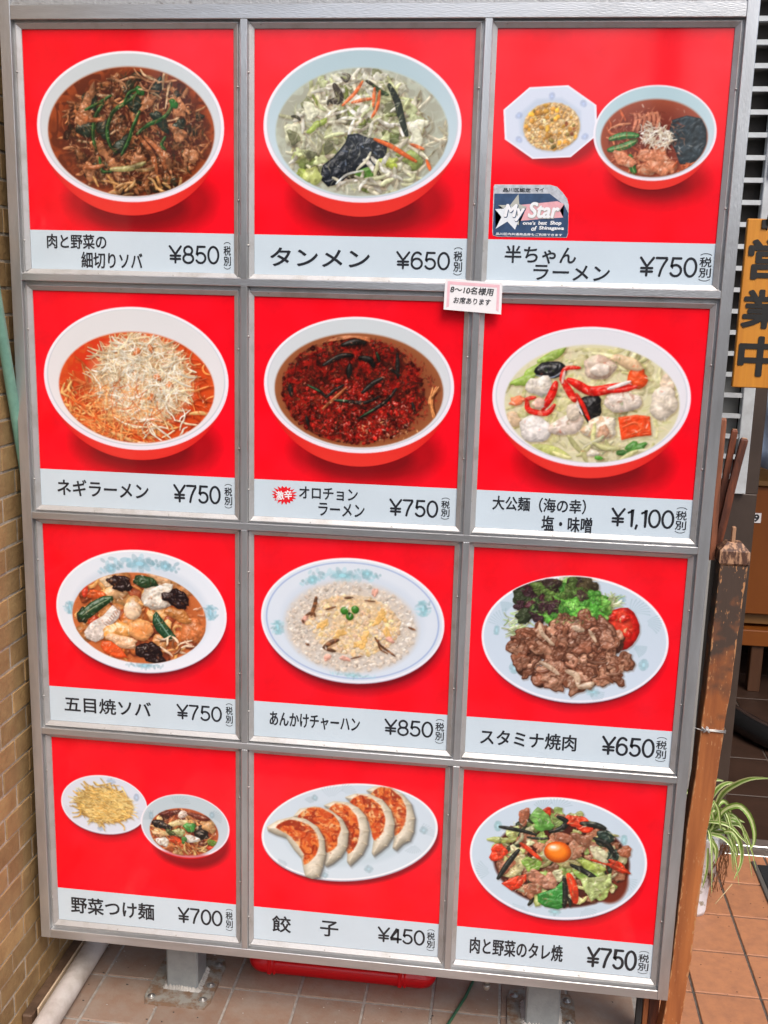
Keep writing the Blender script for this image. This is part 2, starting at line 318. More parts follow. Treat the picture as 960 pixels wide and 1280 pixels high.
    def glints(s, e, n, r=3, f=.9, col=(255, 245, 230), alpha=.8):
        for _ in range(n):
            x, y = s.inside(e, f); q = r * s.k * (.3 + rng.random())
            s.ell((x, y, q * (1 + rng.random()), q * .5), col, .8, alpha * rng.random(), rng.random() * 3)
    def mottle(s, e, col, k='f', th=.5, gain=5, alpha=1.):
        m = s.mask(e); a = np.clip((nz(k, 0, s.H, 0, s.W, int(rng.integers(512)), int(rng.integers(512))) - th) * gain, 0, 1) * m * alpha
        if s.clip is not None: a = a * s.clip
        s.im += (C3(col) - s.im) * a[..., None]
    def veil(s, e, col, alpha=.5, k=16, th=.35, gain=3):
        s.mottle(e, col, k, th, gain, alpha)
    def grade(s, deep=.38, fine=.20):
        """uneven depth and fine texture over the food, as in a real photograph of it"""
        o = rng.integers(0, 512, 4); a = nz(16, 0, s.H, 0, s.W, o[0], o[1]); f4 = nz(4, 0, s.H, 0, s.W, o[2], o[3]); f8 = nz(8, 0, s.H, 0, s.W, o[1], o[2]); w = s.food
        k = 1 - w * deep * np.clip((a - .42) * 2.6, 0, 1) + w * fine * (f4 - .5) + w * fine * (f8 - .5)
        s.im *= np.stack([k, k ** 1.08, k ** 1.2], -1); g = s.im.mean(2, keepdims=True); s.im = np.clip(s.im + (s.im - g) * .08 * w[..., None], 0, 1)
    def soften(s, r=1, amt=.6):
        m = np.maximum.reduce([s.dish] + [q for _, q in s.layers])[..., None] * amt; im = s.im; b = im.copy()
        for ax in (0, 1): b = (np.roll(b, 1, ax) + 2 * b + np.roll(b, -1, ax)) / 4
        s.im = im * (1 - m) + b * m
    def dabs(s, e, n, w, L, cols, f=1., alpha=.75, ang=None, jit=.12, curve=.0):
        """many soft small flecks of colour: the fine, wet, half-resolved texture of photographed food"""
        w *= s.k / 2; L *= s.k / 2; cols = np.array(cols) / 255.
        for _ in range(n):
            x, y = s.inside(e, f); a = rng.random() * 3.14 if ang is None else ang + rng.normal() * .4; l = L * (.4 + rng.random()); ww = w * (.5 + rng.random()); m = l + ww + 2
            x0, y0, x1, y1 = int(max(0, x - m)), int(max(0, y - m)), int(min(s.W, x + m + 1)), int(min(s.H, y + m + 1))
            if x1 <= x0 or y1 <= y0: continue
            X = np.arange(x0, x1)[None, :] + .5 - x; Y = np.arange(y0, y1)[:, None] + .5 - y; c, sn = np.cos(a), np.sin(a)
            p = X * c + Y * sn; q = -X * sn + Y * c + curve * p * p / max(l, 1) * (1 if rng.random() < .5 else -1)
            A = np.clip(1.25 - np.sqrt((p / l) ** 2 + (q / ww) ** 2), 0, 1) * alpha
            if s.clip is not None: A = A * s.clip[y0:y1, x0:x1]
            co = cols[rng.integers(len(cols))] * (1 + (rng.random() - .5) * 2 * jit); im = s.im[y0:y1, x0:x1]
            sh = np.clip(.35 + .65 * (-(q / ww) * .5 + .5), 0, 1)[..., None] * .35 + .75
            im += (np.clip(co * sh, 0, 1) - im) * A[..., None]
    # --- crockery ---------------------------------------------------------------
    def bowl(s, rim, soup, base, soupc, soupe, wall=(214, 226, 232), wall2=(232, 236, 242), sh=(.55), sx=10):
        """rim / soup ellipses, y of the bowl foot, soup colour in the middle and at the edge"""
        cx, cy, rx, ry = rim; yb = s.p(0, 0)[1] * 0 + base
        s.ell((cx + sx * 1.6, yb - ry * .18, rx * .80, ry * .50), (120, 12, 14), 16, sh)
        s.ell((cx + sx, yb - ry * .1, rx * .55, ry * .30), (70, 14, 14), 12, sh * .8)
        # red outer side of the bowl: a belly that narrows to the foot
        for t in np.linspace(0, 1, 9):
            e = (cx, cy + (yb - cy - ry * .55) * t, rx * (.985 - .36 * t ** 1.7), ry * (.985 - .42 * t ** 1.7))
            s.ell(e, (206 + 14 * t, 20 + 12 * t, 24 + 10 * t), .8, 1, dish=True, col2=(224 + 10 * t, 30 + 26 * t, 28 + 18 * t))
        s.ell(rim, (246, 244, 250), .7, 1, dish=True, col2=(240, 232, 244))
        s.ell((cx, cy - ry * .012, rx * .965, ry * .955), (200, 205, 214), .8)
        s.ell((cx, cy - ry * .016, rx * .955, ry * .945), wall, .8, col2=wall2)
        s.ell((cx, cy - ry * .05, rx * .80, ry * .86), wall, 9, .5)
        if soup is not None:
            x, y, a, b = soup
            s.ell((x, y - .5, a + 1.5, b + 1.5), tuple(np.array(soupe) * .5 + np.array(wall) * .5), 1.2, .8)
            s.ell(soup, soupc, 1.0, 1, col2=soupe, grad='r'); s.clip = s.mask(soup)
            s.mottle(soup, tuple(np.array(soupe) * .9), 16, .5, 3, .4)
    def plate(s, rim, flat=.70, col=(226, 234, 244), col2=(236, 240, 250), well=(206, 218, 232), sh=.5, dy=9, line=None, dx=5):
        cx, cy, rx, ry = rim
        s.ell((cx + dx * 1.4, cy + dy * 1.45 + 4, rx * .95, ry * .97), (120, 8, 24), 11, sh)
        s.ell((cx + dx * .6, cy + dy, rx * .96, ry * .97), (80, 10, 16), 3, sh * .8)
        s.ell((cx, cy + 2, rx * .995, ry), (178, 176, 196), .7, dish=True)
        s.ell(rim, (248, 248, 253), .7, dish=True, col2=(238, 238, 248))
        s.ell((cx, cy, rx * .975, ry * .965), col, .8, col2=col2)
        if line: s.ell((cx, cy, rx * .945, ry * .935), line, .7); s.ell((cx, cy, rx * .93, ry * .918), col, .7, col2=col2)
        s.ell((cx, cy + ry * .03, rx * flat, ry * flat), well, 7, .75)
        s.ell((cx, cy + ry * .05, rx * flat * .94, ry * flat * .92), tuple((np.array(col) + np.array(well)) / 2), 7, .8)
        s.clip = s.mask((cx, cy, rx * .985, ry * .98))
    def flower(s, x, y, rx, ry, rot=0., col=(120, 178, 196), alpha=.55, n=9, leaf=True):
        """printed crockery pattern: a blossom with leaf sprays"""
        q = s.p(x, y); rx *= s.k; ry *= s.ky; c, sn = np.cos(rot), np.sin(rot)
        def at(a, b): return q[0] + a * rx * c - b * ry * sn, q[1] + a * rx * sn + b * ry * c
        if leaf:
            for i in range(n * 2):
                t = (i / (n * 2 - 1) * 2 - 1); X, Y = at(t, .35 * np.sin(i * 2.1)); r = (1 - .5 * abs(t))
                s.ell((X, Y, rx * .14 * r + 1, ry * .30 * r + 1), tuple(np.array(col) * (.85 + .35 * rng.random())), .8, alpha * (.5 + .5 * rng.random()), rng.random() * 3)
        for i in range(n):
            a = i * 6.283 / n; X, Y = at(.22 * np.cos(a), .5 * np.sin(a))
            s.ell((X, Y, rx * .16 + .8, ry * .30 + .8), tuple(np.array(col) * (.95 + .2 * (i % 2))), .8, alpha * .7, a + rot)
        X, Y = at(0, 0); s.ell((X, Y, rx * .10 + .6, ry * .22 + .6), tuple(np.minimum(255, np.array(col) * 1.3)), .6, alpha)
    def spray(s, x, y, L, rot, spread=1.6, n=9, col=(150, 182, 190), alpha=.5, w=2.2):
        """printed fan of curved feathers"""
        q = s.p(x, y)
        for i in range(n):
            a = rot + (i / (n - 1) - .5) * spread; P = []
            for t in np.linspace(.25, 1, 6): P.append((q[0] + L * s.k * t * np.cos(a + .3 * t), q[1] + L * s.k * t * np.sin(a + .3 * t) * .85))
            for j in range(5):
                for f in (0., .5):
                    X = P[j][0] * (1 - f) + P[j + 1][0] * f; Y = P[j][1] * (1 - f) + P[j + 1][1] * f
                    s.ell((X, Y, w * s.k * (.5 + .12 * j), w * s.k * (.5 + .1 * j)), col, .8, alpha * .5)

DISH = {}
def dish(r, c, crop):
    def deco(fn):
        DISH[(r, c)] = (crop, fn); return fn
    return deco
R_ = lambda: rng.random()

@dish(0, 0, (0, 0, 3.0968))
def _(s):
    rim = s.E((143, 478), (867, 470), (505, 197), (505, 782)); soup = s.E((188, 520), (828, 510), (510, 260), (510, 758))
    s.bowl(rim, soup, s.p(500, 826)[1], (70, 26, 15), (162, 72, 32), wall=(198, 208, 212), wall2=(228, 228, 236))
    core = s.E((255, 520), (790, 520), (520, 290), (520, 745)); s.ell(core, (60, 26, 18), 14, .8)
    s.strands(soup, 26, 9, 130, [(206, 140, 90), (188, 120, 70)], .5, f=.93, var=.1)
    s.lumps(core, 30, 26, [(60, 34, 20), (46, 44, 30), (88, 48, 26)], gloss=.2)
    s.veil(soup, (84, 34, 18), .75)
    s.strands(core, 110, 15, 66, [(180, 116, 74), (196, 134, 90), (150, 92, 54), (120, 70, 40)], .6, bump=.5, gloss=.4)
    s.strands(core, 24, 8, 90, [(214, 180, 140), (190, 150, 110)], .5, f=.95); s.lumps(core, 50, 16, [(196, 136, 92), (160, 102, 62), (130, 80, 46), (52, 48, 32)], irr=.45, gloss=.5, R=5); s.veil(core, (70, 30, 18), .7, 16, .6, 5)
    s.dabs(core, 900, 6, 30, [(176, 112, 70), (120, 66, 36), (200, 146, 104), (58, 34, 20), (90, 48, 26), (44, 50, 30)], alpha=.7, curve=.3)
    for x, y in ((350, 390), (520, 400), (600, 350), (400, 500), (620, 470), (690, 500), (470, 560), (330, 500)):
        s.blob(x, y, 42, 26, (34, 46, 34), R_() * 3, .35, gloss=.5, R=9)
    for x, y in ((345, 375), (575, 395), (320, 445), (695, 420), (690, 520), (400, 585), (640, 620), (350, 670), (740, 600), (440, 640), (530, 615)):
        s.blob(x, y, 36 + 16 * R_(), 18 + 6 * R_(), (186, 124, 84), R_() * 3, .45, gloss=.5, R=7, bump=1.1)
    for P, w in (([(545, 345), (500, 390), (440, 430), (415, 500), (425, 560), (450, 590)], 15), ([(400, 400), (370, 450), (360, 520), (370, 575)], 17),
                 ([(540, 430), (515, 490), (495, 550), (470, 600)], 15), ([(670, 400), (640, 450), (570, 485), (530, 520)], 15),
                 ([(430, 370), (380, 400), (330, 425)], 13), ([(640, 530), (625, 560), (640, 580)], 13), ([(385, 610), (395, 660), (430, 665)], 13), ([(530, 345), (500, 360), (480, 400)], 13)):
        s.strand(P, w, (30, 72, 30), gloss=.4, var=.4)
        s.strand([(a - 3, b - 2) for a, b in P], w * .22, (84, 128, 62), shadow=0)
    for x, y in ((541, 352), (672, 402)): s.blob(x, y, 20, 16, (44, 104, 40), .6, gloss=.5)
    s.strand([(430, 655), (500, 652), (560, 630)], 22, (168, 160, 104), gloss=.5)
    for P in ([(540, 530), (590, 600), (605, 670)], [(560, 530), (620, 590), (640, 660)], [(300, 640), (350, 650), (400, 640)], [(290, 430), (330, 460), (400, 465)], [(545, 670), (580, 650), (600, 640)]):
        s.strand(P, 19, (182, 108, 66), bump=.7, gloss=.5)
    s.strands(s.E((340, 700), (700, 700), (520, 650), (520, 755)), 16, 11, 80, [(206, 150, 90), (222, 172, 110)], .4, gloss=.5)
    s.strands(s.E((440, 320), (720, 320), (580, 270), (580, 370)), 12, 8, 120, [(196, 140, 100), (224, 190, 150)], .5)
    s.dabs(core, 350, 4, 18, [(206, 150, 108), (70, 38, 22), (230, 190, 150)], alpha=.6); s.dabs(soup, 120, 4, 60, [(190, 120, 70), (150, 80, 40)], f=.97, alpha=.4, curve=.4); s.glints(core, 120, 3)

@dish(0, 1, (300, 0, 3.0))
def _(s):
    rim = s.E((88, 470), (832, 460), (480, 178), (480, 760)); soup = s.E((135, 505), (780, 500), (470, 255), (470, 735))
    s.bowl(rim, soup, s.p(480, 806)[1], (150, 152, 128), (190, 196, 178), wall=(176, 200, 208), wall2=(206, 222, 232))
    s.strands(s.E((600, 480), (775, 480), (690, 350), (690, 640)), 30, 8, 150, [(206, 198, 168), (226, 216, 190), (190, 180, 140)], .6, f=.95)
    s.veil(soup, (158, 156, 138), .6, 16, .3, 3); s.dabs(s.E((200, 500), (680, 500), (440, 270), (440, 720)), 900, 7, 44, [(206, 206, 176), (232, 230, 206), (170, 176, 130), (120, 124, 90), (214, 210, 160)], alpha=.6, curve=.25)
    s.strands(s.E((150, 480), (330, 500), (240, 380), (240, 640)), 12, 12, 90, [(214, 212, 184), (190, 190, 150)], .5, f=.9)
    core = s.E((200, 500), (680, 500), (440, 270), (440, 720))
    s.lumps(core, 34, 36, [(176, 188, 120), (206, 210, 160), (150, 168, 96), (220, 222, 190)], gloss=.3, irr=.35)
    s.strands(core, 70, 16, 95, [(232, 228, 202), (214, 214, 176), (240, 238, 222), (196, 204, 150), (222, 214, 190)], .3, gloss=.4)
    s.lumps(core, 50, 26, [(226, 226, 200), (206, 214, 160), (236, 234, 216), (110, 112, 80)], irr=.5, gloss=.3, R=4)
    s.strands(s.E((250, 380), (620, 400), (430, 280), (430, 520)), 44, 13, 70, [(240, 238, 222), (226, 222, 196), (206, 212, 160)], .25, gloss=.45)
    s.strands(core, 12, 12, 60, [(60, 56, 40), (110, 120, 50)], .5)
    s.strand([(355, 320), (375, 370), (345, 380)], 30, (60, 50, 38)); s.strand([(385, 275), (410, 285), (398, 305), (380, 290)], 11, (70, 62, 52))
    s.strand([(560, 320), (590, 380), (605, 440), (625, 505)], 27, (36, 42, 30), gloss=.3)
    s.strand([(500, 320), (530, 345), (555, 355)], 16, (54, 74, 34))
    for P in ([(460, 305), (430, 350), (385, 395)], [(420, 385), (460, 375), (495, 370)], [(525, 340), (515, 400), (495, 440)], [(640, 540), (690, 560)], [(505, 330), (500, 400)], [(700, 600), (715, 640)]):
        s.strand(P, 13, (240, 116, 60), gloss=.4)
    s.poly([(405, 505), (440, 500), (480, 515), (520, 522), (555, 530), (550, 570), (535, 615), (480, 625), (420, 650), (370, 690), (330, 700), (300, 670), (310, 620), (350, 590), (375, 560), (395, 535)], (26, 30, 38), R=10, gloss=.6, bump=.9)
    s.glints(s.E((330, 600), (540, 600), (430, 520), (430, 680)), 16, 5, .8, (150, 170, 200))
    s.strand([(505, 522), (560, 545), (610, 575), (660, 605)], 17, (244, 110, 44), gloss=.4)
    s.blob(560, 610, 30, 26, (190, 206, 90), 0, .5, gloss=.4); s.blob(470, 650, 40, 18, (96, 150, 60), 0, .4, gloss=.4)
    s.blob(240, 660, 36, 26, (170, 188, 90), .5, .5); s.blob(290, 470, 40, 16, (160, 180, 80), -.6, .4); s.blob(270, 660, 30, 40, (200, 208, 130), .5, .4)
    s.strands(s.E((330, 700), (680, 690), (500, 600), (500, 735)), 26, 16, 90, [(226, 222, 196), (210, 212, 170), (240, 238, 225)], .4, gloss=.4)
    s.strand([(360, 690), (400, 655), (460, 640)], 9, (225, 232, 230)); s.dabs(s.E((200, 400), (680, 400), (440, 270), (440, 500)), 160, 5, 40, [(244, 242, 228), (222, 220, 190), (190, 196, 140)], alpha=.45, curve=.2); s.dabs(soup, 160, 4, 60, [(214, 212, 190), (190, 188, 160)], f=.97, alpha=.45, curve=.4); s.glints(core, 80, 3, 1., (255, 255, 250))

@dish(0, 2, (600, 0, 2.6667))
def _(s):
    pl = s.E((75, 415), (395, 400), (235, 283), (235, 531)); cx, cy, rx, ry = pl
    s.ell((cx + 12, cy + 16, rx * .97, ry * .92), (120, 14, 20), 8, .6)
    def oct_(e, f): return np.array([(e[0] + e[2] * f * 1.05 * np.cos(a), e[1] + e[3] * f * 1.05 * np.sin(a)) for a in np.arange(8) * np.pi / 4 + .32])
    b = s.box(cx - rx * 1.1, cy - ry * 1.15, cx + rx * 1.1, cy + ry * 1.15)
    for f, c in ((1., (240, 240, 250)), (.955, (214, 222, 238)), (.66, (196, 208, 226))):
        d = s.poly_sdf(b, oct_(pl, f)); s.put(b, np.clip(d / (1 if f > .7 else 6) + .5, 0, 1), np.ones(d.shape + (1,)) * C3(c), f == 1.)
    for x, y, a in ((130, 385, 1), (240, 320, 0), (345, 345, -.8), (130, 465, -1), (350, 455, 1.)): s.flower(x, y, 26, 17, a, (150, 166, 200), .45, 7, False)
    rice = s.E((145, 425), (333, 425), (240, 342), (240, 502)); s.ell((rice[0], rice[1] + 2, rice[2], rice[3]), (150, 150, 150), 3, .5)
    s.ell(rice, (226, 190, 130), 1.2)
    s.clip = s.mask(rice, 2.5); s.lumps(rice, 520, 5, [(242, 208, 156), (234, 196, 140), (250, 224, 178), (238, 184, 110), (232, 188, 134)], gloss=.2, shadow=.2, R=3)
    s.lumps(rice, 34, 8, [(242, 180, 70), (236, 170, 76)], gloss=.2, shadow=.15); s.lumps(rice, 9, 7, [(160, 90, 50), (130, 110, 50)])
    s.clip = None; s.next_dish('rice_plate_picture', 'noodle_bowl_picture')
    rim = s.E((378, 440), (789, 440), (590, 283), (590, 603)); soup = s.E((403, 470), (757, 470), (590, 332), (590, 590))
    s.bowl(rim, soup, s.p(585, 628)[1], (104, 38, 28), (160, 76, 50), wall=(176, 204, 212), wall2=(214, 226, 236))
    s.strands(s.E((420, 480), (580, 480), (500, 350), (500, 580)), 26, 8, 70, [(180, 90, 56), (150, 70, 44), (206, 130, 90)], .5)
    s.poly([(640, 400), (690, 385), (740, 395), (755, 430), (755, 480), (735, 520), (700, 555), (665, 545), (650, 500), (625, 460)], (40, 50, 56), R=5, gloss=.3, bump=.5, var=.3)
    for x in np.linspace(515, 590, 6): s.strand([(x, 370 + R_() * 12), (x + 5, 400), (x - 4, 435)], 12, (206, 130, 100))
    for P in ([(435, 463), (480, 452), (525, 452)], [(430, 500), (480, 488), (520, 470)], [(500, 520), (505, 550), (515, 575)]):
        s.strand(P, 24, (46, 110, 50), gloss=.4); s.strand(P, 4, (150, 180, 110), shadow=0)
    for x, y, a in ((560, 520, .4), (600, 510, 1.2), (560, 560, 0), (625, 545, .9), (590, 560, .2), (480, 530, .5)): s.blob(x, y, 38, 24, (214, 138, 102), a, .3, gloss=.4, bump=.9, mott=((236, 190, 160), .6), R=8)
    s.strands(s.E((535, 450), (640, 450), (588, 415), (588, 495)), 60, 5, 46, [(240, 230, 212), (226, 212, 190), (250, 244, 230)], .8)
    s.strands(s.E((640, 560), (710, 560), (670, 535), (670, 580)), 10, 8, 50, [(190, 90, 50)], .5); s.dabs(s.E((420, 520), (680, 540), (560, 360), (560, 585)), 260, 4, 22, [(150, 60, 36), (206, 130, 96), (90, 34, 22), (226, 170, 140)], alpha=.5); s.dabs(s.E((540, 455), (640, 455), (590, 420), (590, 490)), 120, 3, 24, [(250, 244, 230), (226, 212, 184)], alpha=.7); s.glints(soup, 30, 3)

@dish(1, 0, (0, 340, 3.0968))
def _(s):
    rim = s.E((170, 392), (884, 420), (527, 135), (527, 688)); soup = s.E((230, 440), (828, 470), (530, 234), (530, 660))
    s.bowl(rim, soup, s.p(530, 716)[1], (192, 44, 16), (222, 84, 34), wall=(222, 222, 224), wall2=(240, 234, 238))
    s.mottle(s.E((240, 340), (500, 340), (370, 240), (370, 420)), (216, 44, 20), 16, .3, 4, .6)
    s.strands(s.E((240, 510), (600, 520), (400, 400), (400, 640)), 90, 8.5, 170, [(232, 130, 66), (244, 160, 90), (216, 100, 44), (240, 176, 110)], .9, f=.97, ysort=False)
    s.strands(s.E((300, 600), (640, 600), (470, 540), (470, 660)), 50, 9, 190, [(240, 166, 96), (228, 130, 64), (246, 190, 126)], .35, ang=.45, ysort=False)
    s.strands(s.E((640, 460), (820, 460), (740, 290), (740, 600)), 44, 7, 130, [(214, 84, 36), (236, 140, 76), (190, 60, 26)], 1., ysort=False)
    for P in ([(250, 430), (240, 465), (265, 480)], [(280, 420), (265, 450), (290, 480)]): s.strand(P, 10, (244, 190, 120))
    s.strand([(735, 548), (775, 545), (815, 552)], 15, (244, 190, 120))
    s.veil(soup, (204, 62, 24), .5, 16, .5, 4)
    hill = s.E((362, 410), (742, 410), (545, 240), (545, 585))
    s.mottle(s.E((380, 420), (710, 420), (540, 270), (540, 560)), (226, 170, 130), 16, .2, 5, .8)
    s.ell(s.E((350, 420), (740, 420), (540, 255), (540, 590)), (226, 176, 130), 16, .7)
    s.strands(hill, 200, 6, 110, [(236, 200, 150), (244, 218, 178), (226, 170, 120), (248, 234, 208)], .8, f=1., ysort=False, gloss=.08, shadow=.25)
    s.dabs(hill, 900, 4.5, 60, [(246, 226, 190), (236, 200, 152), (250, 240, 216), (226, 160, 104), (240, 210, 170)], alpha=.7, curve=.3)
    s.strands(s.E((390, 380), (700, 380), (540, 260), (540, 520)), 170, 6.5, 110, [(246, 230, 198), (238, 212, 170), (250, 242, 222), (230, 196, 150)], .9, ysort=False, gloss=.12, shadow=.22)
    s.strands(s.E((460, 560), (740, 560), (600, 500), (600, 640)), 34, 6.5, 110, [(246, 222, 184), (252, 240, 220)], .9, ysort=False)
    for _i in range(3):
        for x, y in ((580, 290), (600, 400), (650, 430), (575, 475), (520, 300)): s.blob(x + R_() * 16, y + R_() * 16, 12, 8, (214, 120, 66), R_() * 3)
    s.dabs(s.E((400, 380), (710, 380), (548, 250), (548, 550)), 420, 3.5, 56, [(252, 244, 224), (244, 222, 184), (254, 250, 238)], alpha=.7, curve=.35); s.dabs(s.E((240, 540), (620, 560), (420, 430), (420, 655)), 260, 4, 70, [(246, 186, 120), (206, 84, 36), (240, 150, 80)], alpha=.6, curve=.35); s.glints(s.E((650, 500), (830, 500), (740, 400), (740, 640)), 30, 3)

@dish(1, 1, (300, 350, 3.2))
def _(s):
    rim = s.E((96, 420), (857, 430), (475, 147), (475, 692)); soup = s.E((140, 455), (812, 460), (475, 214), (475, 668))
    s.bowl(rim, soup, s.p(480, 740)[1], (110, 34, 18), (156, 92, 56), wall=(206, 214, 218), wall2=(230, 228, 234))
    core = s.E((170, 450), (740, 450), (460, 230), (460, 655))
    s.mottle(s.E((180, 450), (720, 450), (460, 260), (460, 640)), (168, 22, 16), 16, .25, 5, .85); s.mottle(core, (66, 22, 14), 16, .56, 6, .8)
    s.lumps(core, 900, 8, [(150, 22, 16), (120, 20, 14), (176, 32, 22), (80, 20, 14), (100, 24, 16), (60, 24, 18)], gloss=.4, bump=.7, f=1.0, shadow=.2)
    s.veil(core, (150, 20, 14), .55, 16, .4, 4); s.veil(core, (60, 24, 16), .75, 16, .5, 5)
    s.lumps(s.E((200, 530), (700, 530), (450, 400), (450, 640)), 260, 8, [(190, 34, 24), (160, 26, 20), (120, 26, 16)], gloss=.6, bump=.9, shadow=.2)
    s.dabs(soup, 1500, 6, 16, [(120, 26, 18), (80, 22, 16), (160, 34, 24), (58, 28, 20), (96, 40, 26), (186, 44, 32)], f=.93, alpha=.6)
    for P, w in (([(270, 420), (320, 445), (345, 470)], 13), ([(345, 470), (380, 440), (415, 420)], 13), ([(375, 480), (430, 485), (500, 490), (560, 465)], 15), ([(480, 550), (540, 515), (590, 480), (625, 435)], 16),
                 ([(490, 450), (530, 415), (570, 392)], 20), ([(335, 340), (400, 305), (450, 300)], 20), ([(480, 310), (520, 320), (535, 345)], 26), ([(440, 340), (435, 385)], 26), ([(545, 290), (558, 325)], 15),
                 ([(630, 295), (632, 390)], 18), ([(200, 420), (205, 460)], 22), ([(265, 545), (275, 580)], 14), ([(410, 260), (470, 245), (500, 250)], 26), ([(690, 490), (700, 530)], 13), ([(600, 355), (640, 380)], 14)):
        s.strand(P, w, (34, 30, 26), gloss=.35, bump=.3)
    for P in ([(485, 548), (540, 517)], [(272, 422), (320, 447)], [(378, 482), (430, 484)], [(548, 292), (557, 320)]): s.strand([(a, b - 2) for a, b in P], 7, (52, 92, 58), shadow=0)
    s.strand([(330, 515), (370, 480), (425, 430)], 13, (176, 92, 50), gloss=.4)
    for _i in range(9): s.strand([(800 - R_() * 30, 420 + R_() * 20), (755 + R_() * 16, 470 + R_() * 20), (770 + R_() * 20, 540 + R_() * 20)], 7, (226, 150, 92))
    for _i in range(5): s.strand([(330 + 20 * _i, 250 - _i * 3), (420 + 10 * _i, 225 + _i), (520, 230 + _i * 4)], 6, (190, 110, 66))
    s.dabs(core, 300, 4, 12, [(206, 60, 40), (60, 20, 14), (170, 90, 60)], alpha=.6); s.glints(s.E((300, 540), (700, 560), (500, 460), (500, 640)), 130, 4, 1., (255, 215, 195)); s.glints(core, 70, 4, .95, (240, 150, 120)); s.glints(s.E((430, 600), (720, 600), (570, 560), (570, 650)), 40, 4, 1., (250, 190, 130))

@dish(1, 2, (580, 360, 2.5263))
def _(s):
    rim = s.E((89, 345), (715, 370), (405, 122), (405, 565)); soup = s.E((128, 375), (678, 395), (405, 180), (405, 550))
    s.bowl(rim, soup, s.p(400, 594)[1], (216, 208, 160), (224, 218, 184), wall=(226, 226, 232), wall2=(240, 234, 240))
    s.strands(soup, 40, 14, 120, [(214, 206, 150), (226, 218, 170), (200, 196, 130)], .5, f=.95, shadow=.15)
    s.lumps(soup, 26, 30, [(216, 206, 156), (226, 220, 186), (206, 200, 146)], f=.9, shadow=.2)
    s.veil(soup, (222, 214, 172), .6, 16, .35, 3); s.dabs(soup, 500, 9, 40, [(226, 220, 176), (206, 206, 140), (236, 226, 196), (190, 190, 120), (236, 214, 180)], f=.93, alpha=.5, curve=.2)
    for x, y, a in ((215, 265, -.7), (280, 213, -.6), (190, 290, -.5)): s.blob(x, y, 46, 15, (156, 186, 84), a, .3)
    s.strands(s.E((400, 210), (620, 250), (520, 185), (520, 280)), 18, 13, 100, [(210, 206, 146), (230, 224, 176)], .4)
    s.blob(275, 258, 50, 27, (30, 30, 32), -.15, .18, gloss=.7); s.strand([(225, 275), (280, 282), (325, 250)], 5, (120, 130, 150), shadow=0)
    s.blob(428, 250, 56, 36, (232, 208, 188), .1, .15, mott=((210, 176, 156), .55)); s.blob(430, 258, 32, 20, (244, 226, 210), 0, .1, gloss=.5)
    s.blob(547, 285, 30, 36, (240, 90, 44), .2, .2, gloss=.4); s.blob(515, 235, 50, 20, (234, 200, 160), .3)
    s.blob(240, 310, 40, 34, (238, 228, 216), .4, .3, gloss=.5, bump=.7); s.blob(640, 310, 26, 34, (240, 216, 190), .3, .3)
    s.blob(630, 365, 46, 50, (240, 226, 208), .2, .2, gloss=.4); s.blob(170, 355, 30, 14, (240, 130, 90), 0, .4); s.blob(155, 415, 26, 24, (238, 206, 170), 0, .2)
    s.blob(500, 360, 60, 34, (236, 220, 206), -.15, .2, gloss=.45, mott=((196, 160, 140), .6)); s.blob(225, 445, 56, 42, (244, 236, 230), .1, .12, gloss=.4)
    s.blob(325, 432, 58, 32, (236, 218, 204), -.5, .2, gloss=.45, mott=((206, 176, 156), .6)); s.blob(350, 390, 24, 34, (226, 210, 190), .2, .3)
    s.blob(400, 380, 40, 42, (30, 28, 28), .3, .3, gloss=.5); s.strand([(355, 335), (375, 370), (395, 415)], 14, (226, 40, 30)); s.strand([(350, 338), (360, 370), (375, 400)], 7, (240, 232, 230))
    for P, w in (([(305, 290), (320, 255), (365, 252)], 14), ([(310, 290), (335, 330), (350, 355)], 24), ([(290, 300), (275, 340), (250, 380)], 26), ([(200, 350), (205, 385), (260, 395), (285, 370)], 19),
                 ([(345, 300), (400, 325), (460, 318), (520, 305)], 32), ([(330, 290), (370, 310), (400, 330)], 26), ([(430, 325), (500, 322), (545, 310)], 16), ([(195, 350), (225, 345)], 13)):
        s.strand(P, w, (226, 36, 28), gloss=.5, bump=.6, mott=((250, 120, 96), .62))
    s.strand([(455, 318), (495, 305), (525, 295)], 13, (246, 232, 226)); s.strand([(310, 300), (318, 262)], 10, (250, 210, 200)); s.blob(235, 365, 22, 18, (246, 200, 180))
    s.poly([(487, 408), (545, 400), (587, 405), (592, 465), (540, 470), (497, 480)], (240, 78, 36), R=4, gloss=.4, var=.1); s.strand([(500, 440), (540, 425), (560, 445), (530, 460)], 10, (246, 104, 60), shadow=0)
    s.blob(430, 445, 60, 36, (240, 228, 206), .1, .3, gloss=.4, bump=.8, mott=((222, 186, 150), .58)); s.blob(440, 455, 16, 26, (206, 160, 130), 0, .3)
    s.blob(265, 512, 56, 18, (196, 200, 120), .2, .3, shadow=.2); s.blob(395, 520, 34, 14, (240, 230, 210), -.2, .3); s.blob(540, 505, 34, 20, (86, 140, 66), -.6, .4); s.blob(425, 536, 14, 7, (90, 160, 60)); s.blob(500, 520, 20, 10, (60, 110, 50))
    s.strands(s.E((230, 520), (620, 520), (420, 480), (420, 548)), 14, 15, 90, [(214, 210, 150), (226, 220, 180)], .4, shadow=.2); s.dabs(soup, 420, 6, 26, [(246, 236, 220), (236, 220, 190), (222, 212, 160), (206, 190, 150)], f=.95, alpha=.16, curve=.1); s.dabs(soup, 40, 5, 12, [(230, 90, 60), (90, 130, 60)], f=.85, alpha=.4); s.glints(soup, 60, 4, .95, (255, 255, 250), .7)

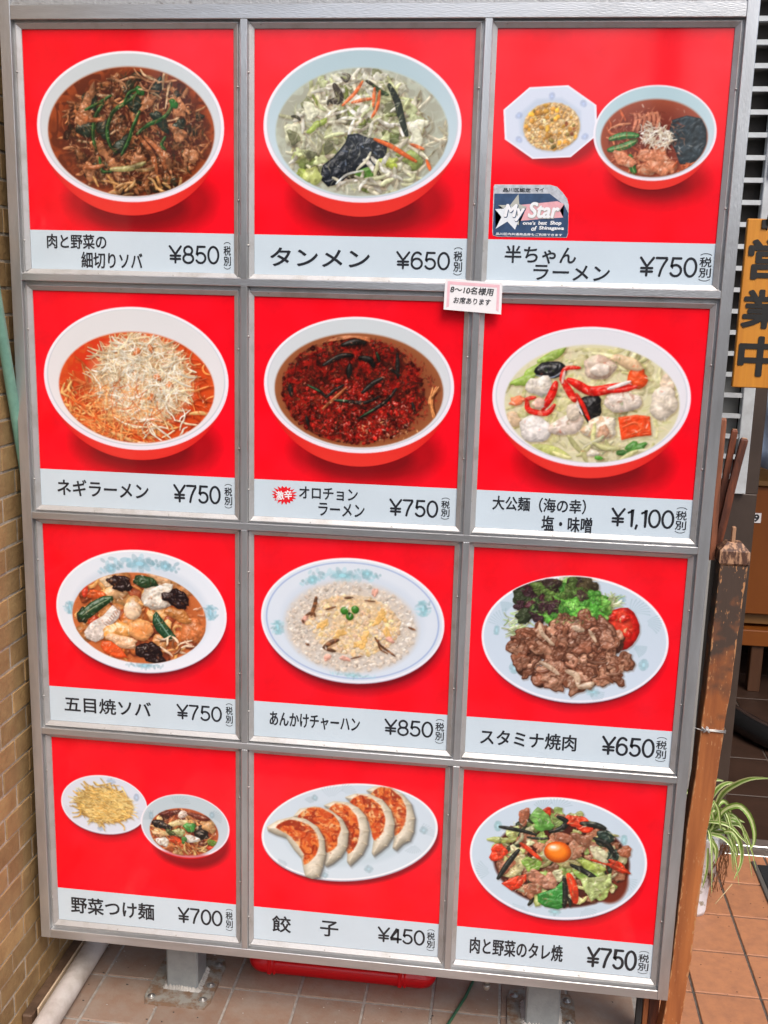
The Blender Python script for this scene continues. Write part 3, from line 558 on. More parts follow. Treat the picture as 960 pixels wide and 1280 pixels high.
@dish(2, 0, (0, 640, 3.0968))
def _(s):
    rim = s.E((218, 365), (877, 400), (545, 147), (545, 620)); s.plate(rim, .8, sh=.55, dy=14)
    for x, y, rx, ry, a in ((540, 200, 140, 32, .03), (430, 218, 50, 24, -.3), (640, 210, 50, 24, .3), (272, 370, 22, 42, .1), (815, 390, 24, 50, -.1), (560, 595, 70, 14, 0.)): s.flower(x, y, rx, ry, a, (134, 178, 194), .55)
    soup = s.E((280, 385), (797, 410), (535, 235), (535, 585)); s.ell(soup, (150, 70, 34), 1.2, col2=(206, 112, 60), grad='r'); s.clip = s.mask(soup)
    s.lumps(soup, 50, 34, [(214, 140, 80), (190, 104, 52), (226, 170, 110), (150, 70, 40)], f=.95, gloss=.5)
    s.strands(soup, 46, 11, 90, [(222, 140, 74), (206, 112, 50), (236, 170, 100)], .8, f=.95, gloss=.4)
    for x, y, rx, ry, a, c in ((415, 265, 30, 22, 0, (236, 206, 170)), (620, 255, 46, 20, .2, (226, 176, 130)), (445, 310, 46, 28, 0, (238, 190, 140)), (370, 320, 44, 16, .1, (226, 96, 44)), (330, 300, 12, 30, .2, (236, 70, 44)),
                               (600, 330, 56, 50, -.2, (246, 232, 216)), (560, 270, 50, 22, .2, (40, 66, 36)), (745, 460, 40, 56, .5, (222, 130, 76)), (690, 400, 50, 26, .3, (200, 130, 70)), (320, 400, 20, 34, .3, (30, 40, 26)),
                               (620, 500, 30, 26, 0, (226, 160, 100)), (730, 300, 30, 26, 0, (222, 150, 96)), (370, 430, 26, 30, .2, (206, 70, 36))):
        s.blob(x, y, rx, ry, c, a, .28, gloss=.6, bump=.7)
    s.poly([(600, 290), (640, 275), (670, 280), (660, 330), (640, 370), (590, 375), (555, 360), (560, 320)], (248, 238, 224), R=10, bump=1.2, gloss=.4)
    s.poly([(300, 395), (350, 350), (400, 325), (435, 325), (440, 340), (400, 370), (350, 410), (315, 418)], (34, 66, 36), R=9, gloss=.7); s.strand([(320, 400), (370, 365), (420, 338)], 4, (150, 170, 130), shadow=0)
    s.poly([(325, 465), (350, 430), (400, 400), (435, 360), (465, 385), (460, 410), (420, 450), (400, 490), (370, 505), (335, 490)], (244, 232, 224), R=11, gloss=.4, bump=1.1)
    for i in range(9): s.strand([(402 + i * 7, 432 - i * 8), (418 + i * 6, 442 - i * 7)], 4, (190, 150, 130), shadow=0)
    s.blob(465, 460, 66, 36, (240, 168, 92), -.2, .25, gloss=.7, mott=((250, 220, 170), .55)); s.blob(470, 500, 70, 22, (236, 190, 150), .2, .3, gloss=.7, bump=1.)
    s.poly([(395, 500), (430, 500), (470, 530), (495, 565), (450, 565), (405, 545), (390, 520)], (236, 90, 40), R=6, gloss=.5)
    s.blob(545, 458, 50, 38, (244, 172, 110), .1, .12, gloss=.5); s.ell(s.E((515, 455), (575, 455), (545, 435), (545, 475)), (236, 140, 70), 4, .5)
    s.blob(513, 381, 34, 37, (244, 214, 180), 0, .04, gloss=.6, bump=.05); s.ell(s.E((500, 352), (526, 352), (513, 350), (513, 362)), (255, 250, 245), 2, .7)
    s.poly([(592, 400), (605, 385), (640, 430), (680, 480), (675, 500), (640, 495), (605, 460), (590, 430)], (30, 68, 40), R=8, gloss=.8, bump=.4); s.strand([(605, 410), (630, 445), (655, 480)], 5, (140, 180, 160), shadow=0)
    for x, y, q in ((465, 275, 1), (682, 335, 1.15), (582, 545, 1.25)):
        for dx, dy, rx, ry in ((0, 0, 40, 26), (-26, -6, 24, 18), (22, 10, 26, 18), (4, 18, 28, 14), (12, -14, 22, 16)): s.blob(x + dx * q, y + dy * q, rx * q, ry * q, (34, 18, 18), R_(), .3, gloss=.65, bump=.8)
    s.strand([(760, 380), (785, 370), (790, 400), (765, 400)], 10, (226, 150, 110)); s.dabs(soup, 260, 6, 13, [(226, 150, 90), (240, 200, 156), (180, 90, 44), (140, 60, 30)], f=.97, alpha=.28); s.glints(soup, 120, 4, .95); s.strands(s.E((640, 540), (760, 540), (700, 480), (700, 570)), 12, 9, 60, [(236, 200, 170), (120, 70, 40)], .5, gloss=.7)

@dish(2, 1, (300, 650, 3.2))
def _(s):
    rim = s.E((84, 385), (818, 430), (450, 152), (450, 652)); s.plate(rim, .78, sh=.6, dy=17, line=(160, 180, 220), col=(222, 230, 240), col2=(214, 226, 240))
    for x, y, rx, ry, a in ((410, 222, 130, 28, .05), (290, 240, 50, 24, -.35), (510, 215, 50, 20, .2), (152, 430, 24, 50, -.1), (733, 355, 28, 54, -.2), (450, 620, 90, 10, .05)): s.flower(x, y, rx, ry, a, (136, 184, 194), .55)
    soup = s.E((180, 420), (712, 450), (450, 245), (450, 612)); s.ell(soup, (206, 190, 172), 7, .95, col2=(212, 206, 200), grad='r'); s.clip = s.mask(soup, 6)
    s.lumps(soup, 700, 7.5, [(232, 222, 208), (222, 208, 192), (240, 232, 222), (226, 212, 198), (214, 198, 182)], f=.97, gloss=.3, shadow=.06, R=3, bump=.15)
    s.dabs(soup, 1100, 9, 12, [(228, 216, 200), (214, 200, 184), (238, 228, 216), (222, 206, 190)], f=1., alpha=.6)
    hill = s.E((270, 420), (640, 430), (450, 300), (450, 540)); s.mottle(hill, (228, 190, 140), 40, .3, 4, .6)
    s.lumps(hill, 330, 9, [(238, 208, 164), (232, 196, 150), (240, 220, 190), (226, 190, 160), (244, 214, 150)], gloss=.4, shadow=.05, R=3, bump=.2); s.dabs(hill, 700, 8, 12, [(240, 206, 150), (238, 192, 130), (246, 216, 170), (234, 192, 146), (244, 226, 196)], alpha=.6); s.veil(soup, (222, 208, 190), .35, 8, .5, 4)
    for x, y in ((570, 380), (590, 455), (480, 500), (400, 455), (555, 400), (330, 420), (500, 470)): s.blob(x, y, 26, 15, (244, 196, 120), R_() * 3, .5, shadow=0, R=3)
    for x, y in ((540, 290), (420, 555), (600, 480), (260, 395), (350, 550)): s.blob(x, y, 20, 11, (236, 180, 160), R_() * 3, .3, shadow=.15)
    for P, w in (([(305, 310), (300, 340), (285, 380)], 17), ([(265, 380), (290, 370), (300, 385)], 12), ([(345, 358), (382, 347)], 9), ([(420, 312), (450, 310)], 11), ([(500, 322), (540, 326)], 6), ([(335, 510), (365, 490), (392, 480)], 20),
                 ([(340, 515), (380, 525)], 15), ([(445, 555), (485, 545)], 7), ([(540, 470), (560, 500), (600, 530), (620, 545)], 9), ([(552, 480), (560, 515), (590, 535)], 7), ([(675, 430), (700, 440)], 9), ([(265, 495), (275, 500)], 11), ([(250, 400), (255, 410)], 9)):
        s.strand(P, w, (92, 62, 44), gloss=.3, mott=((150, 96, 60), .5))
    for x, y in ((418, 363), (461, 359), (439, 386)): s.blob(x, y, 16, 16, (60, 122, 40), 0, .03, gloss=.5, bump=.05)
    s.blob(437, 374, 5, 5, (20, 40, 20)); s.glints(soup, 110, 5, .95, (255, 255, 250), .7)

@dish(2, 2, (570, 670, 2.4615))
def _(s):
    rim = s.E((79, 300), (654, 335), (370, 122), (370, 513)); s.plate(rim, .66, sh=.6, dy=11, col=(200, 216, 230), col2=(206, 220, 236), well=(188, 206, 222))
    for x, y, L, a, sp in ((165, 275, 70, 3.6, 1.2), (150, 240, 50, 4.6, .9), (540, 240, 60, 5.2, 1.6), (580, 270, 55, 6., 1.4), (400, 480, 60, .2, 1.), (540, 340, 50, .2, 1.)): s.spray(x, y, L, a, sp, 8, (128, 168, 176), .7)
    for x, y, rx, ry in ((180, 405, 44, 26), (577, 397, 40, 24), (505, 195, 46, 16), (420, 480, 60, 14), (125, 290, 20, 22)): s.flower(x, y, rx, ry, .1, (138, 176, 186), .6, 8, False)
    for e in (s.E((150, 290), (220, 290), (180, 240), (180, 310)), s.E((320, 145), (400, 145), (350, 120), (350, 170)), s.E((430, 200), (500, 200), (460, 180), (460, 230))): s.strands(e, 34, 4.5, 60, [(196, 216, 160), (220, 230, 190), (176, 204, 140)], .6, shadow=.2)
    s.strands(s.E((320, 130), (420, 140), (370, 112), (370, 150)), 12, 4, 70, [(230, 214, 190)], .7, shadow=.1)
    # tomato
    s.blob(505, 288, 60, 66, (206, 30, 22), .1, .06, R=10, gloss=.3, rim=(176, 20, 16)); s.blob(497, 280, 46, 52, (232, 66, 44), .1, .1, R=6, gloss=.4, shadow=0)
    for x, y, a in ((480, 250, .5), (515, 255, -.6), (525, 300, 1.3), (490, 320, .3), (475, 285, 1.2)): s.blob(x, y, 19, 11, (214, 40, 26), a, .3, gloss=.9, mott=((244, 170, 110), .6))
    # lettuce
    s.lumps(s.E((215, 230), (460, 230), (340, 160), (340, 275)), 46, 28, [(92, 164, 62), (120, 190, 80), (70, 136, 50), (150, 206, 110)], irr=.5, bump=1.6, gloss=.35)
    s.lumps(s.E((180, 200), (300, 210), (235, 140), (235, 265)), 30, 24, [(64, 40, 46), (84, 44, 52), (52, 60, 40)], irr=.5, bump=1.6, gloss=.3)
    s.lumps(s.E((250, 160), (430, 170), (340, 130), (340, 190)), 24, 20, [(86, 74, 50), (66, 50, 44), (96, 120, 60)], irr=.5, bump=1.6, gloss=.3)
    s.lumps(s.E((330, 220), (460, 230), (400, 180), (400, 265)), 26, 18, [(110, 190, 72), (140, 208, 100), (84, 160, 60)], irr=.5, bump=1.6, gloss=.4)
    # meat
    meat = s.E((170, 360), (540, 360), (350, 265), (350, 468)); top = s.E((290, 290), (500, 300), (390, 245), (390, 350))
    s.lumps(meat, 60, 24, [(96, 58, 42), (80, 46, 34), (120, 76, 56)], f=.95)
    s.lumps(meat, 95, 24, [(150, 96, 72), (172, 116, 90), (130, 80, 58), (186, 134, 108), (112, 68, 50)], f=1., irr=.4, bump=1.2, gloss=.45, R=5, rim=(112, 66, 48))
    s.lumps(meat, 34, 20, [(186, 134, 108), (164, 110, 84), (200, 150, 122)], f=.95, irr=.45, bump=1.1, gloss=.5, R=6, rim=(206, 160, 132))
    s.lumps(top, 30, 24, [(160, 108, 84), (140, 88, 66), (182, 132, 108)], irr=.4, bump=1.1, gloss=.45, R=6, rim=(104, 62, 46))
    s.strands(meat, 34, 11, 60, [(176, 122, 96), (130, 82, 60), (110, 66, 48)], 1.2, f=.95, gloss=.45)
    for P, w in (([(258, 270), (265, 300), (300, 335)], 14), ([(260, 388), (290, 405), (315, 425)], 16), ([(340, 415), (370, 430), (375, 460)], 20), ([(380, 465), (405, 460), (420, 455)], 22), ([(410, 290), (430, 325)], 12), ([(360, 280), (390, 290)], 22)):
        s.strand(P, w, (222, 194, 166), gloss=.6)
    s.dabs(meat, 300, 5, 16, [(190, 138, 112), (110, 68, 50), (150, 98, 76), (84, 50, 38), (206, 160, 134)], alpha=.38, curve=.2); s.glints(meat, 110, 3, 1., (255, 235, 220))
    s.dabs(s.E((215, 230), (460, 230), (340, 150), (340, 270)), 300, 4, 14, [(150, 206, 110), (50, 90, 36), (110, 170, 70), (60, 44, 44)], alpha=.5)

@dish(3, 0, (0, 900, 3.0968))
def _(s):
    rim = s.E((237, 315), (570, 335), (403, 214), (403, 439)); s.plate(rim, .68, sh=.5, dy=9, col=(218, 224, 238), col2=(222, 228, 242))
    for x, y, rx, ry in ((305, 278, 30, 17), (528, 300, 26, 20), (390, 420, 34, 9), (430, 238, 46, 12)): s.flower(x, y, rx, ry, .1, (150, 168, 190), .6, 8, False)
    for x, y, a in ((290, 345, 2.6), (480, 245, 5.4), (520, 350, .4)): s.spray(x, y, 40, a, 1.2, 6, (170, 184, 200), .5)
    e = s.E((303, 335), (515, 350), (408, 262), (408, 397)); s.ell(e, (206, 160, 84), 3); s.ell((e[0], e[1] + 2, e[2], e[3]), (190, 150, 90), 3, .6)
    s.strands(e, 300, 5.5, 80, [(240, 206, 130), (232, 190, 106), (246, 220, 156), (216, 172, 92)], .9, f=.93, ang=.15, ysort=True, gloss=.15, shadow=.25); s.dabs(e, 500, 3.5, 60, [(246, 216, 146), (226, 184, 104), (250, 230, 170), (206, 156, 80)], f=.93, alpha=.6, ang=.15, curve=.25)
    s.clip = None; s.next_dish('noodle_plate_picture', 'dipping_bowl_picture')
    rim = s.E((545, 400), (888, 430), (720, 288), (720, 532)); cx, cy, rx, ry = rim
    s.ell((cx + 12, cy + ry * .52, rx * .86, ry * .86), (120, 8, 20), 7, .75); s.ell((cx + 7, cy + ry * .34, rx * .9, ry * .84), (176, 10, 24), 2, .9)
    s.bowl(rim, None, cy + ry * .9, None, None, wall=(190, 206, 214), wall2=(206, 216, 226), sh=.3)
    s.ell((cx, cy + ry * .98, rx * .6, ry * .2), (190, 12, 22), 6, .5)
    s.clip = s.mask((cx, cy, rx * .94, ry * .93))
    for x, y, L, a in ((690, 330, 50, 4.8), (590, 380, 40, 3.6), (820, 380, 40, 5.6)): s.spray(x, y, L, a, 1.8, 8, (140, 160, 170), .6)
    s.flower(820, 368, 24, 17, 0, (140, 164, 176), .6, 8, False); s.flower(585, 370, 18, 22, 0, (140, 164, 176), .6, 8, False)
    soup = s.E((580, 425), (845, 445), (715, 342), (715, 525)); s.ell(soup, (104, 36, 22), 1, col2=(190, 90, 50), grad='r'); s.clip = s.mask(soup)
    s.lumps(soup, 40, 18, [(176, 90, 50), (214, 160, 100), (90, 40, 26), (226, 196, 140)], f=.95, gloss=.5); s.strands(soup, 30, 7, 60, [(226, 176, 120), (200, 120, 70)], .5, f=.95)
    for x, y, rx, ry, a, c in ((625, 405, 38, 17, .1, (30, 24, 22)), (660, 360, 40, 12, -.2, (96, 36, 26)), (708, 365, 20, 14, 0, (240, 220, 206)), (690, 398, 34, 14, -.2, (226, 206, 150)), (780, 438, 30, 26, .8, (32, 26, 22)), (808, 415, 26, 22, .5, (228, 176, 120)),
                               (770, 375, 40, 14, .2, (110, 44, 28)), (735, 415, 20, 22, .5, (76, 150, 70)), (690, 435, 18, 24, 1.2, (180, 190, 130)), (630, 470, 22, 20, 0, (240, 236, 226)), (685, 470, 30, 17, .5, (230, 80, 40)), (740, 460, 26, 17, .1, (246, 240, 230)),
                               (712, 465, 9, 18, .2, (60, 120, 50)), (820, 475, 16, 14, 0, (110, 150, 60)), (812, 495, 17, 9, 0, (226, 70, 40)), (610, 440, 24, 10, .4, (226, 180, 130)), (660, 435, 18, 12, .4, (70, 80, 40))):
        s.blob(x, y, rx, ry, c, a, .3, gloss=.5, bump=.6)
    s.strands(s.E((690, 505), (810, 500), (750, 480), (750, 522)), 16, 6, 70, [(236, 196, 130), (190, 110, 60)], .3); s.dabs(soup, 260, 4, 16, [(226, 180, 130), (120, 50, 28), (240, 220, 190), (60, 36, 24)], f=.95, alpha=.45); s.glints(soup, 50, 3, .95)

@dish(3, 1, (300, 930, 3.2))
def _(s):
    rim = s.E((82, 370), (798, 300), (440, 146), (440, 557)); cx, cy, rx, ry = rim; cy += 0
    a = -.20; rx *= 1.0; ry *= .93
    def el(e, *k, **q): s.ell(e, *k, rot=a, **q)
    el((cx + 6, cy + 13, rx * .985, ry), (112, 10, 22), 4, .75); el((cx, cy + 3, rx, ry), (176, 176, 192), .7, dish=True); el((cx, cy, rx, ry), (246, 248, 252), .7, dish=True)
    el((cx, cy, rx * .975, ry * .965), (206, 220, 232), .8, col2=(212, 226, 236)); el((cx, cy + 3, rx * .72, ry * .66), (188, 206, 216), 8, .8); el((cx, cy + 5, rx * .68, ry * .6), (204, 220, 228), 8, .8)
    for x, y, L, r in ((370, 220, 70, 4.4), (410, 200, 60, 5.2), (290, 240, 40, 4.2), (720, 360, 60, 5.4), (690, 400, 50, 1.2), (190, 470, 40, 2.4), (300, 500, 60, 0.6)): s.spray(x, y, L, r, 1.4, 8, (140, 164, 174), .6)
    for x, y, rx2, ry2 in ((515, 500, 48, 18), (300, 215, 30, 16), (735, 345, 42, 18), (340, 525, 34, 14)): s.flower(x, y, rx2, ry2, -.2, (148, 172, 182), .6, 8, False)
    def gyoza(px, top, bot, face):
        P_ = np.array([s.p(x + 8, y + 9) for x, y in top + bot]); bb = s.box(P_[:, 0].min() - 8, P_[:, 1].min() - 8, P_[:, 0].max() + 8, P_[:, 1].max() + 8); sd_ = s.poly_sdf(bb, P_); s.put(bb, np.clip(sd_ / 9 + .45, 0, 1) * .6, C3((104, 112, 116)) + 0 * sd_[..., None])
        s.poly(top + bot, (242, 232, 212), R=22, gloss=.35, bump=.22, shadow=.6, var=.04, rim=(206, 196, 174))
        n_ = len(top)
        for k in range(2, n_ - 1): (xa, ya), (xb, yb) = top[k], bot[min(len(bot) - 1, 1 + (n_ - k) * len(bot) // n_)]; s.strand([(xa - 1, ya + 2), (xa + (xb - xa) * .16, ya + (yb - ya) * .16 + 3), (xa + (xb - xa) * .24, ya + (yb - ya) * .24 + 9)], 4, (206, 192, 166), shadow=.12, gloss=.1)
        s.clip = s.poly_mask(face); b = np.array([s.p(*q) for q in face]); e = ((b[:, 0].min() + b[:, 0].max()) / 2, (b[:, 1].min() + b[:, 1].max()) / 2, np.ptp(b[:, 0]) / 1.9, np.ptp(b[:, 1]) / 1.9)
        s.ell(e, (236, 180, 118), 2, .8); s.mottle(e, (222, 112, 48), 16, .2, 4, .85); s.mottle(e, (190, 62, 24), 8, .38, 3.5, .7); s.mottle(e, (136, 36, 16), 16, .5, 5, .75); s.dabs(e, 170, 6, 10, [(206, 88, 34), (240, 170, 100), (168, 52, 22), (248, 206, 150), (120, 34, 16)], f=1.1, alpha=.5)
        s.glints(e, 14, 3, 1., (255, 235, 200), .7); s.clip = None
    s.poly_mask = lambda P: np.clip(s.poly_sdf((0, 0, s.W, s.H, np.arange(s.W)[None, :] + .5, np.arange(s.H)[:, None] + .5), np.array([s.p(*q) for q in P])) / 3 + 1.3, 0, 1)
    gyoza(0, [(505, 185), (540, 168), (600, 172), (650, 200), (685, 240), (700, 295), (695, 350), (680, 385), (650, 400)], [(625, 425), (610, 415), (618, 360), (600, 300), (570, 240), (530, 205)],
          [(508, 188), (545, 172), (600, 182), (640, 215), (662, 255), (660, 310), (645, 350), (625, 375), (620, 340), (600, 280), (570, 235)])
    gyoza(0, [(420, 212), (460, 198), (520, 200), (570, 222), (605, 265), (620, 320), (612, 370), (590, 405), (560, 430)], [(535, 448), (527, 435), (535, 380), (515, 310), (480, 260), (445, 235)],
          [(425, 215), (470, 205), (520, 218), (560, 250), (578, 300), (572, 350), (545, 392), (535, 370), (520, 310), (485, 262)])
    gyoza(0, [(335, 245), (375, 228), (430, 232), (475, 255), (505, 290), (517, 345), (510, 400), (490, 440), (465, 465)], [(440, 487), (428, 470), (430, 410), (415, 340), (390, 290), (355, 262)],
          [(340, 248), (385, 236), (430, 252), (462, 290), (475, 345), (468, 400), (440, 442), (430, 425), (432, 370), (405, 300)])
    gyoza(0, [(212, 290), (240, 258), (300, 248), (360, 262), (410, 300), (435, 350), (430, 410), (405, 450), (370, 478)], [(345, 490), (336, 480), (343, 430), (330, 370), (300, 320), (255, 300)],
          [(222, 285), (260, 256), (320, 258), (370, 285), (400, 320), (400, 340), (385, 375), (385, 410), (360, 440), (345, 425), (340, 380), (315, 330), (260, 300)])
    gyoza(0, [(108, 330), (150, 305), (210, 290), (265, 300), (310, 330), (338, 380), (343, 440), (332, 490), (318, 530), (290, 540)], [(262, 530), (254, 500), (245, 455), (215, 420), (185, 375), (140, 360), (110, 345)],
          [(130, 320), (175, 303), (225, 310), (270, 325), (305, 360), (312, 405), (300, 440), (262, 485), (258, 470), (262, 440), (235, 400), (205, 365), (165, 342)])

@dish(3, 2, (560, 950, 2.4))
def _(s):
    rim = s.E((66, 270), (598, 305), (335, 112), (335, 478)); s.plate(rim, .7, sh=.6, dy=10, col=(202, 218, 232), col2=(200, 218, 232), well=(184, 204, 216))
    for x, y, L, a in ((330, 150, 50, 4.7), (290, 150, 40, 4.2), (130, 330, 50, 2.8), (520, 360, 50, .4), (400, 445, 50, .6), (240, 440, 50, 2.2)): s.spray(x, y, L, a, 1.6, 8, (140, 172, 178), .6)
    for x, y, rx, ry in ((150, 198, 30, 22), (528, 240, 24, 22), (320, 455, 50, 12)): s.flower(x, y, rx, ry, 0, (138, 178, 184), .65, 8, False)
    e = s.E((122, 300), (548, 305), (335, 145), (335, 445)); s.ell(s.E((135, 310), (545, 320), (340, 170), (340, 442)), (74, 26, 16), 3); s.ell(s.E((430, 370), (540, 370), (485, 300), (485, 430)), (110, 40, 22), 4)
    keep = s.clip; f = s.E((135, 295), (535, 300), (335, 150), (335, 440))
    s.lumps(f, 70, 23, [(150, 178, 96), (190, 204, 130), (176, 120, 90), (44, 56, 34), (214, 210, 160), (120, 78, 56)], f=.97, irr=.4, gloss=.5, R=5)
    s.lumps(f, 60, 19, [(196, 204, 130), (214, 214, 170), (180, 122, 92), (200, 140, 108), (160, 104, 76)], f=.92, irr=.45, gloss=.5, bump=.9, R=5)
    s.strands(f, 26, 11, 60, [(200, 200, 130), (40, 44, 34), (226, 224, 180)], .5, f=.9, gloss=.5)
    for x, y, rx, ry, a, c in ((228, 170, 18, 24, .3, (196, 116, 84)), (293, 160, 18, 17, .4, (226, 60, 30)), (280, 178, 36, 26, .3, (132, 190, 96)), (395, 190, 40, 22, .35, (232, 66, 34)), (150, 278, 28, 24, -.6, (228, 62, 30)), (160, 240, 40, 11, -.1, (170, 180, 100)),
                               (200, 320, 44, 24, -.8, (226, 216, 160)), (250, 312, 28, 22, .9, (140, 180, 80)), (175, 320, 30, 17, -.9, (190, 120, 90)), (470, 235, 30, 22, .7, (38, 56, 48)), (490, 290, 22, 24, .5, (50, 70, 60)), (455, 280, 34, 14, .8, (216, 216, 176)),
                               (345, 235, 36, 16, .1, (160, 100, 74)), (390, 260, 30, 40, .6, (186, 130, 100)), (400, 240, 30, 17, .5, (140, 90, 66)), (530, 275, 24, 15, -.3, (176, 106, 76)), (510, 320, 36, 13, .4, (226, 66, 36)), (430, 320, 40, 18, .3, (170, 190, 90)),
                               (450, 380, 44, 34, .8, (182, 206, 120)), (420, 350, 46, 20, .5, (150, 190, 90)), (270, 355, 30, 24, .6, (196, 132, 104)), (305, 365, 26, 22, .6, (206, 146, 118)), (255, 390, 24, 26, .3, (182, 118, 88)), (360, 310, 32, 14, .1, (196, 190, 130))):
        s.blob(x, y, rx, ry, c, a, .3, gloss=.55, bump=.6, R=5)
    s.poly([(268, 402), (320, 385), (345, 360), (355, 380), (352, 440), (330, 448), (290, 440), (270, 425)], (60, 142, 60), R=6, gloss=.5, bump=.7)
    for P, w in (([(155, 200), (200, 208), (250, 218)], 13), ([(200, 205), (265, 225)], 10), ([(150, 355), (180, 310), (212, 270)], 17), ([(305, 215), (340, 205), (355, 185), (330, 170)], 18), ([(400, 190), (440, 195), (470, 205)], 20), ([(370, 315), (420, 340), (465, 375)], 17),
                 ([(348, 350), (352, 400), (348, 440)], 17), ([(440, 235), (480, 255), (500, 290)], 18)):
        s.strand(P, w, (28, 32, 28), gloss=.45)
    for P, w in (([(218, 250), (250, 275), (280, 300)], 14), ([(362, 345), (375, 380), (382, 425)], 28), ([(430, 300), (480, 312), (545, 340)], 10), ([(385, 170), (360, 190)], 12)): s.strand(P, w, (232, 70, 36), gloss=.5)
    s.poly([(160, 370), (200, 350), (235, 342), (235, 360), (215, 385), (190, 392)], (230, 62, 32), R=5, gloss=.5); s.poly([(395, 355), (450, 350), (490, 340), (490, 370), (450, 410), (430, 425), (410, 390)], (196, 214, 140), R=5, gloss=.5, bump=.8)
    s.strand([(430, 262), (450, 290), (475, 305)], 20, (222, 216, 180), gloss=.5); s.blob(285, 195, 34, 16, (110, 180, 80), .4, .4, gloss=.6)
    s.ell(s.E((283, 276), (374, 276), (328, 247), (328, 308)), (196, 196, 170), 2, .8); s.blob(329, 276, 42, 32, (255, 134, 28), 0, .02, gloss=.35, bump=.02, rim=(214, 80, 12), var=.02, R=18)
    s.food *= 1 - s.mask((s.p(329, 276)[0], s.p(329, 276)[1], 44 * s.k, 33 * s.ky)); s.ell(s.E((300, 262), (335, 262), (318, 254), (318, 272)), (255, 214, 170), 3, .75); s.ell(s.E((308, 260), (324, 260), (316, 257), (316, 265)), (255, 250, 240), 1.5, .9)
    keepc = s.clip; s.clip = keepc * (1 - s.mask((s.p(329, 276)[0], s.p(329, 276)[1], 50 * s.k, 39 * s.ky))); s.dabs(f, 260, 5, 15, [(206, 214, 150), (120, 80, 56), (226, 226, 190), (60, 66, 44), (196, 140, 108)], f=.97, alpha=.45, curve=.2); s.glints(f, 130, 3, .98); s.clip = keepc

GRADE = {(0, 0): (.36, .12), (0, 1): (.24, .08), (0, 2): (.08, .08), (1, 0): (.12, .06), (1, 1): (.45, .14), (1, 2): (.06, .04), (2, 0): (.12, .05), (2, 1): (.03, .03), (2, 2): (.14, .10), (3, 0): (.12, .12), (3, 1): (.0, .05), (3, 2): (.22, .08)}
def make_prints():
    out = {}
    for (r, c), (crop, fn) in DISH.items():
        s = Print(r, c, crop); fn(s); s.grade(*GRADE[(r, c)]); s.soften(amt=.75)
        if (r, c) in ((2, 1), (1, 2), (3, 1)): s.soften(amt=.6)
        out[(r, c)] = s
    return out
# ---------------------------------------------------------------- flat print sheets and lettering
def lin(c): c = np.clip(c, 0, 1); return np.where(c <= .04045, c / 12.92, ((c + .055) / 1.055) ** 2.4)
INKGAIN = .97
def sheet(name, im, keep, x0, z1, dx, dz, y, parent):
    """flat sheet with one ink dot per vertex; keep = vertices wanted"""
    H, Wd = keep.shape; f = keep[:-1, :-1] | keep[1:, :-1] | keep[:-1, 1:] | keep[1:, 1:]
    r, c = np.nonzero(f); need = np.zeros((H, Wd), bool)
    for a in (0, 1):
        for b in (0, 1): need[r + a, c + b] = True
    idx = np.full((H, Wd), -1, np.int32); k = int(need.sum()); idx[need] = np.arange(k); R, Cc = np.nonzero(need)
    co = np.empty((k, 3), np.float32); co[:, 0] = x0 + Cc * dx; co[:, 1] = y; co[:, 2] = z1 - R * dz
    q = np.stack([idx[r + 1, c], idx[r + 1, c + 1], idx[r, c + 1], idx[r, c]], 1).astype(np.int32); n = len(q)
    me = D.meshes.new(name); me.vertices.add(k); me.vertices.foreach_set('co', co.ravel()); me.loops.add(4 * n); me.loops.foreach_set('vertex_index', q.ravel())
    me.polygons.add(n); me.polygons.foreach_set('loop_start', np.arange(0, 4 * n, 4, dtype=np.int32)); me.update(calc_edges=True)
    ca = me.color_attributes.new('Ink', 'FLOAT_COLOR', 'POINT'); rgba = np.ones((k, 4), np.float32); rgba[:, :3] = lin(im[need]) * INKGAIN; ca.data.foreach_set('color', rgba.ravel())
    return link(name, me, INK, parent)

_dg = {}
def glyphs(text):
    """outline mesh of a line of text: vertices, faces and bounds"""
    if text in _dg: return _dg[text]
    c = D.curves.new('lettering', 'FONT'); c.body = text; c.resolution_u = 4; o = D.objects.new('lettering', c); COL.objects.link(o)
    dg = bpy.context.evaluated_depsgraph_get(); me = D.meshes.new_from_object(o.evaluated_get(dg))
    v = np.array([p.co[:2] for p in me.vertices]); f = [tuple(p.vertices) for p in me.polygons]
    D.objects.remove(o); D.curves.remove(c); D.meshes.remove(me); _dg[text] = (v, f); return _dg[text]
def text(name, s, x0, x1, z0, z1, y, m, parent, weight=.022, spread=None, slant=0., rot=0., layers=6):
    """fit the line of lettering into x0..x1, z0..z1 on the plane at depth y; weight = stroke thickening in metres/height"""
    v, f = glyphs(s); a, b = v.min(0), v.max(0); q = (v - a) / np.maximum(b - a, 1e-6); h = z1 - z0; g = G(); w = weight * h
    for i, (dx, dz) in enumerate([(0, 0)] + [(math.cos(2 * PI * j / layers) * w, math.sin(2 * PI * j / layers) * w) for j in range(layers)] if weight else [(0, 0)]):
        X = x0 + q[:, 0] * (x1 - x0) + dx + slant * q[:, 1] * h; Z = z0 + q[:, 1] * h + dz
        if rot: cx, cz = (x0 + x1) / 2, (z0 + z1) / 2; X, Z = cx + (X - cx) * math.cos(rot) - (Z - cz) * math.sin(rot), cz + (X - cx) * math.sin(rot) + (Z - cz) * math.cos(rot)
        g.add([(a_, y - i * .00003, b_) for a_, b_ in zip(X, Z)], f)
    return obj(name, g, m, parent)
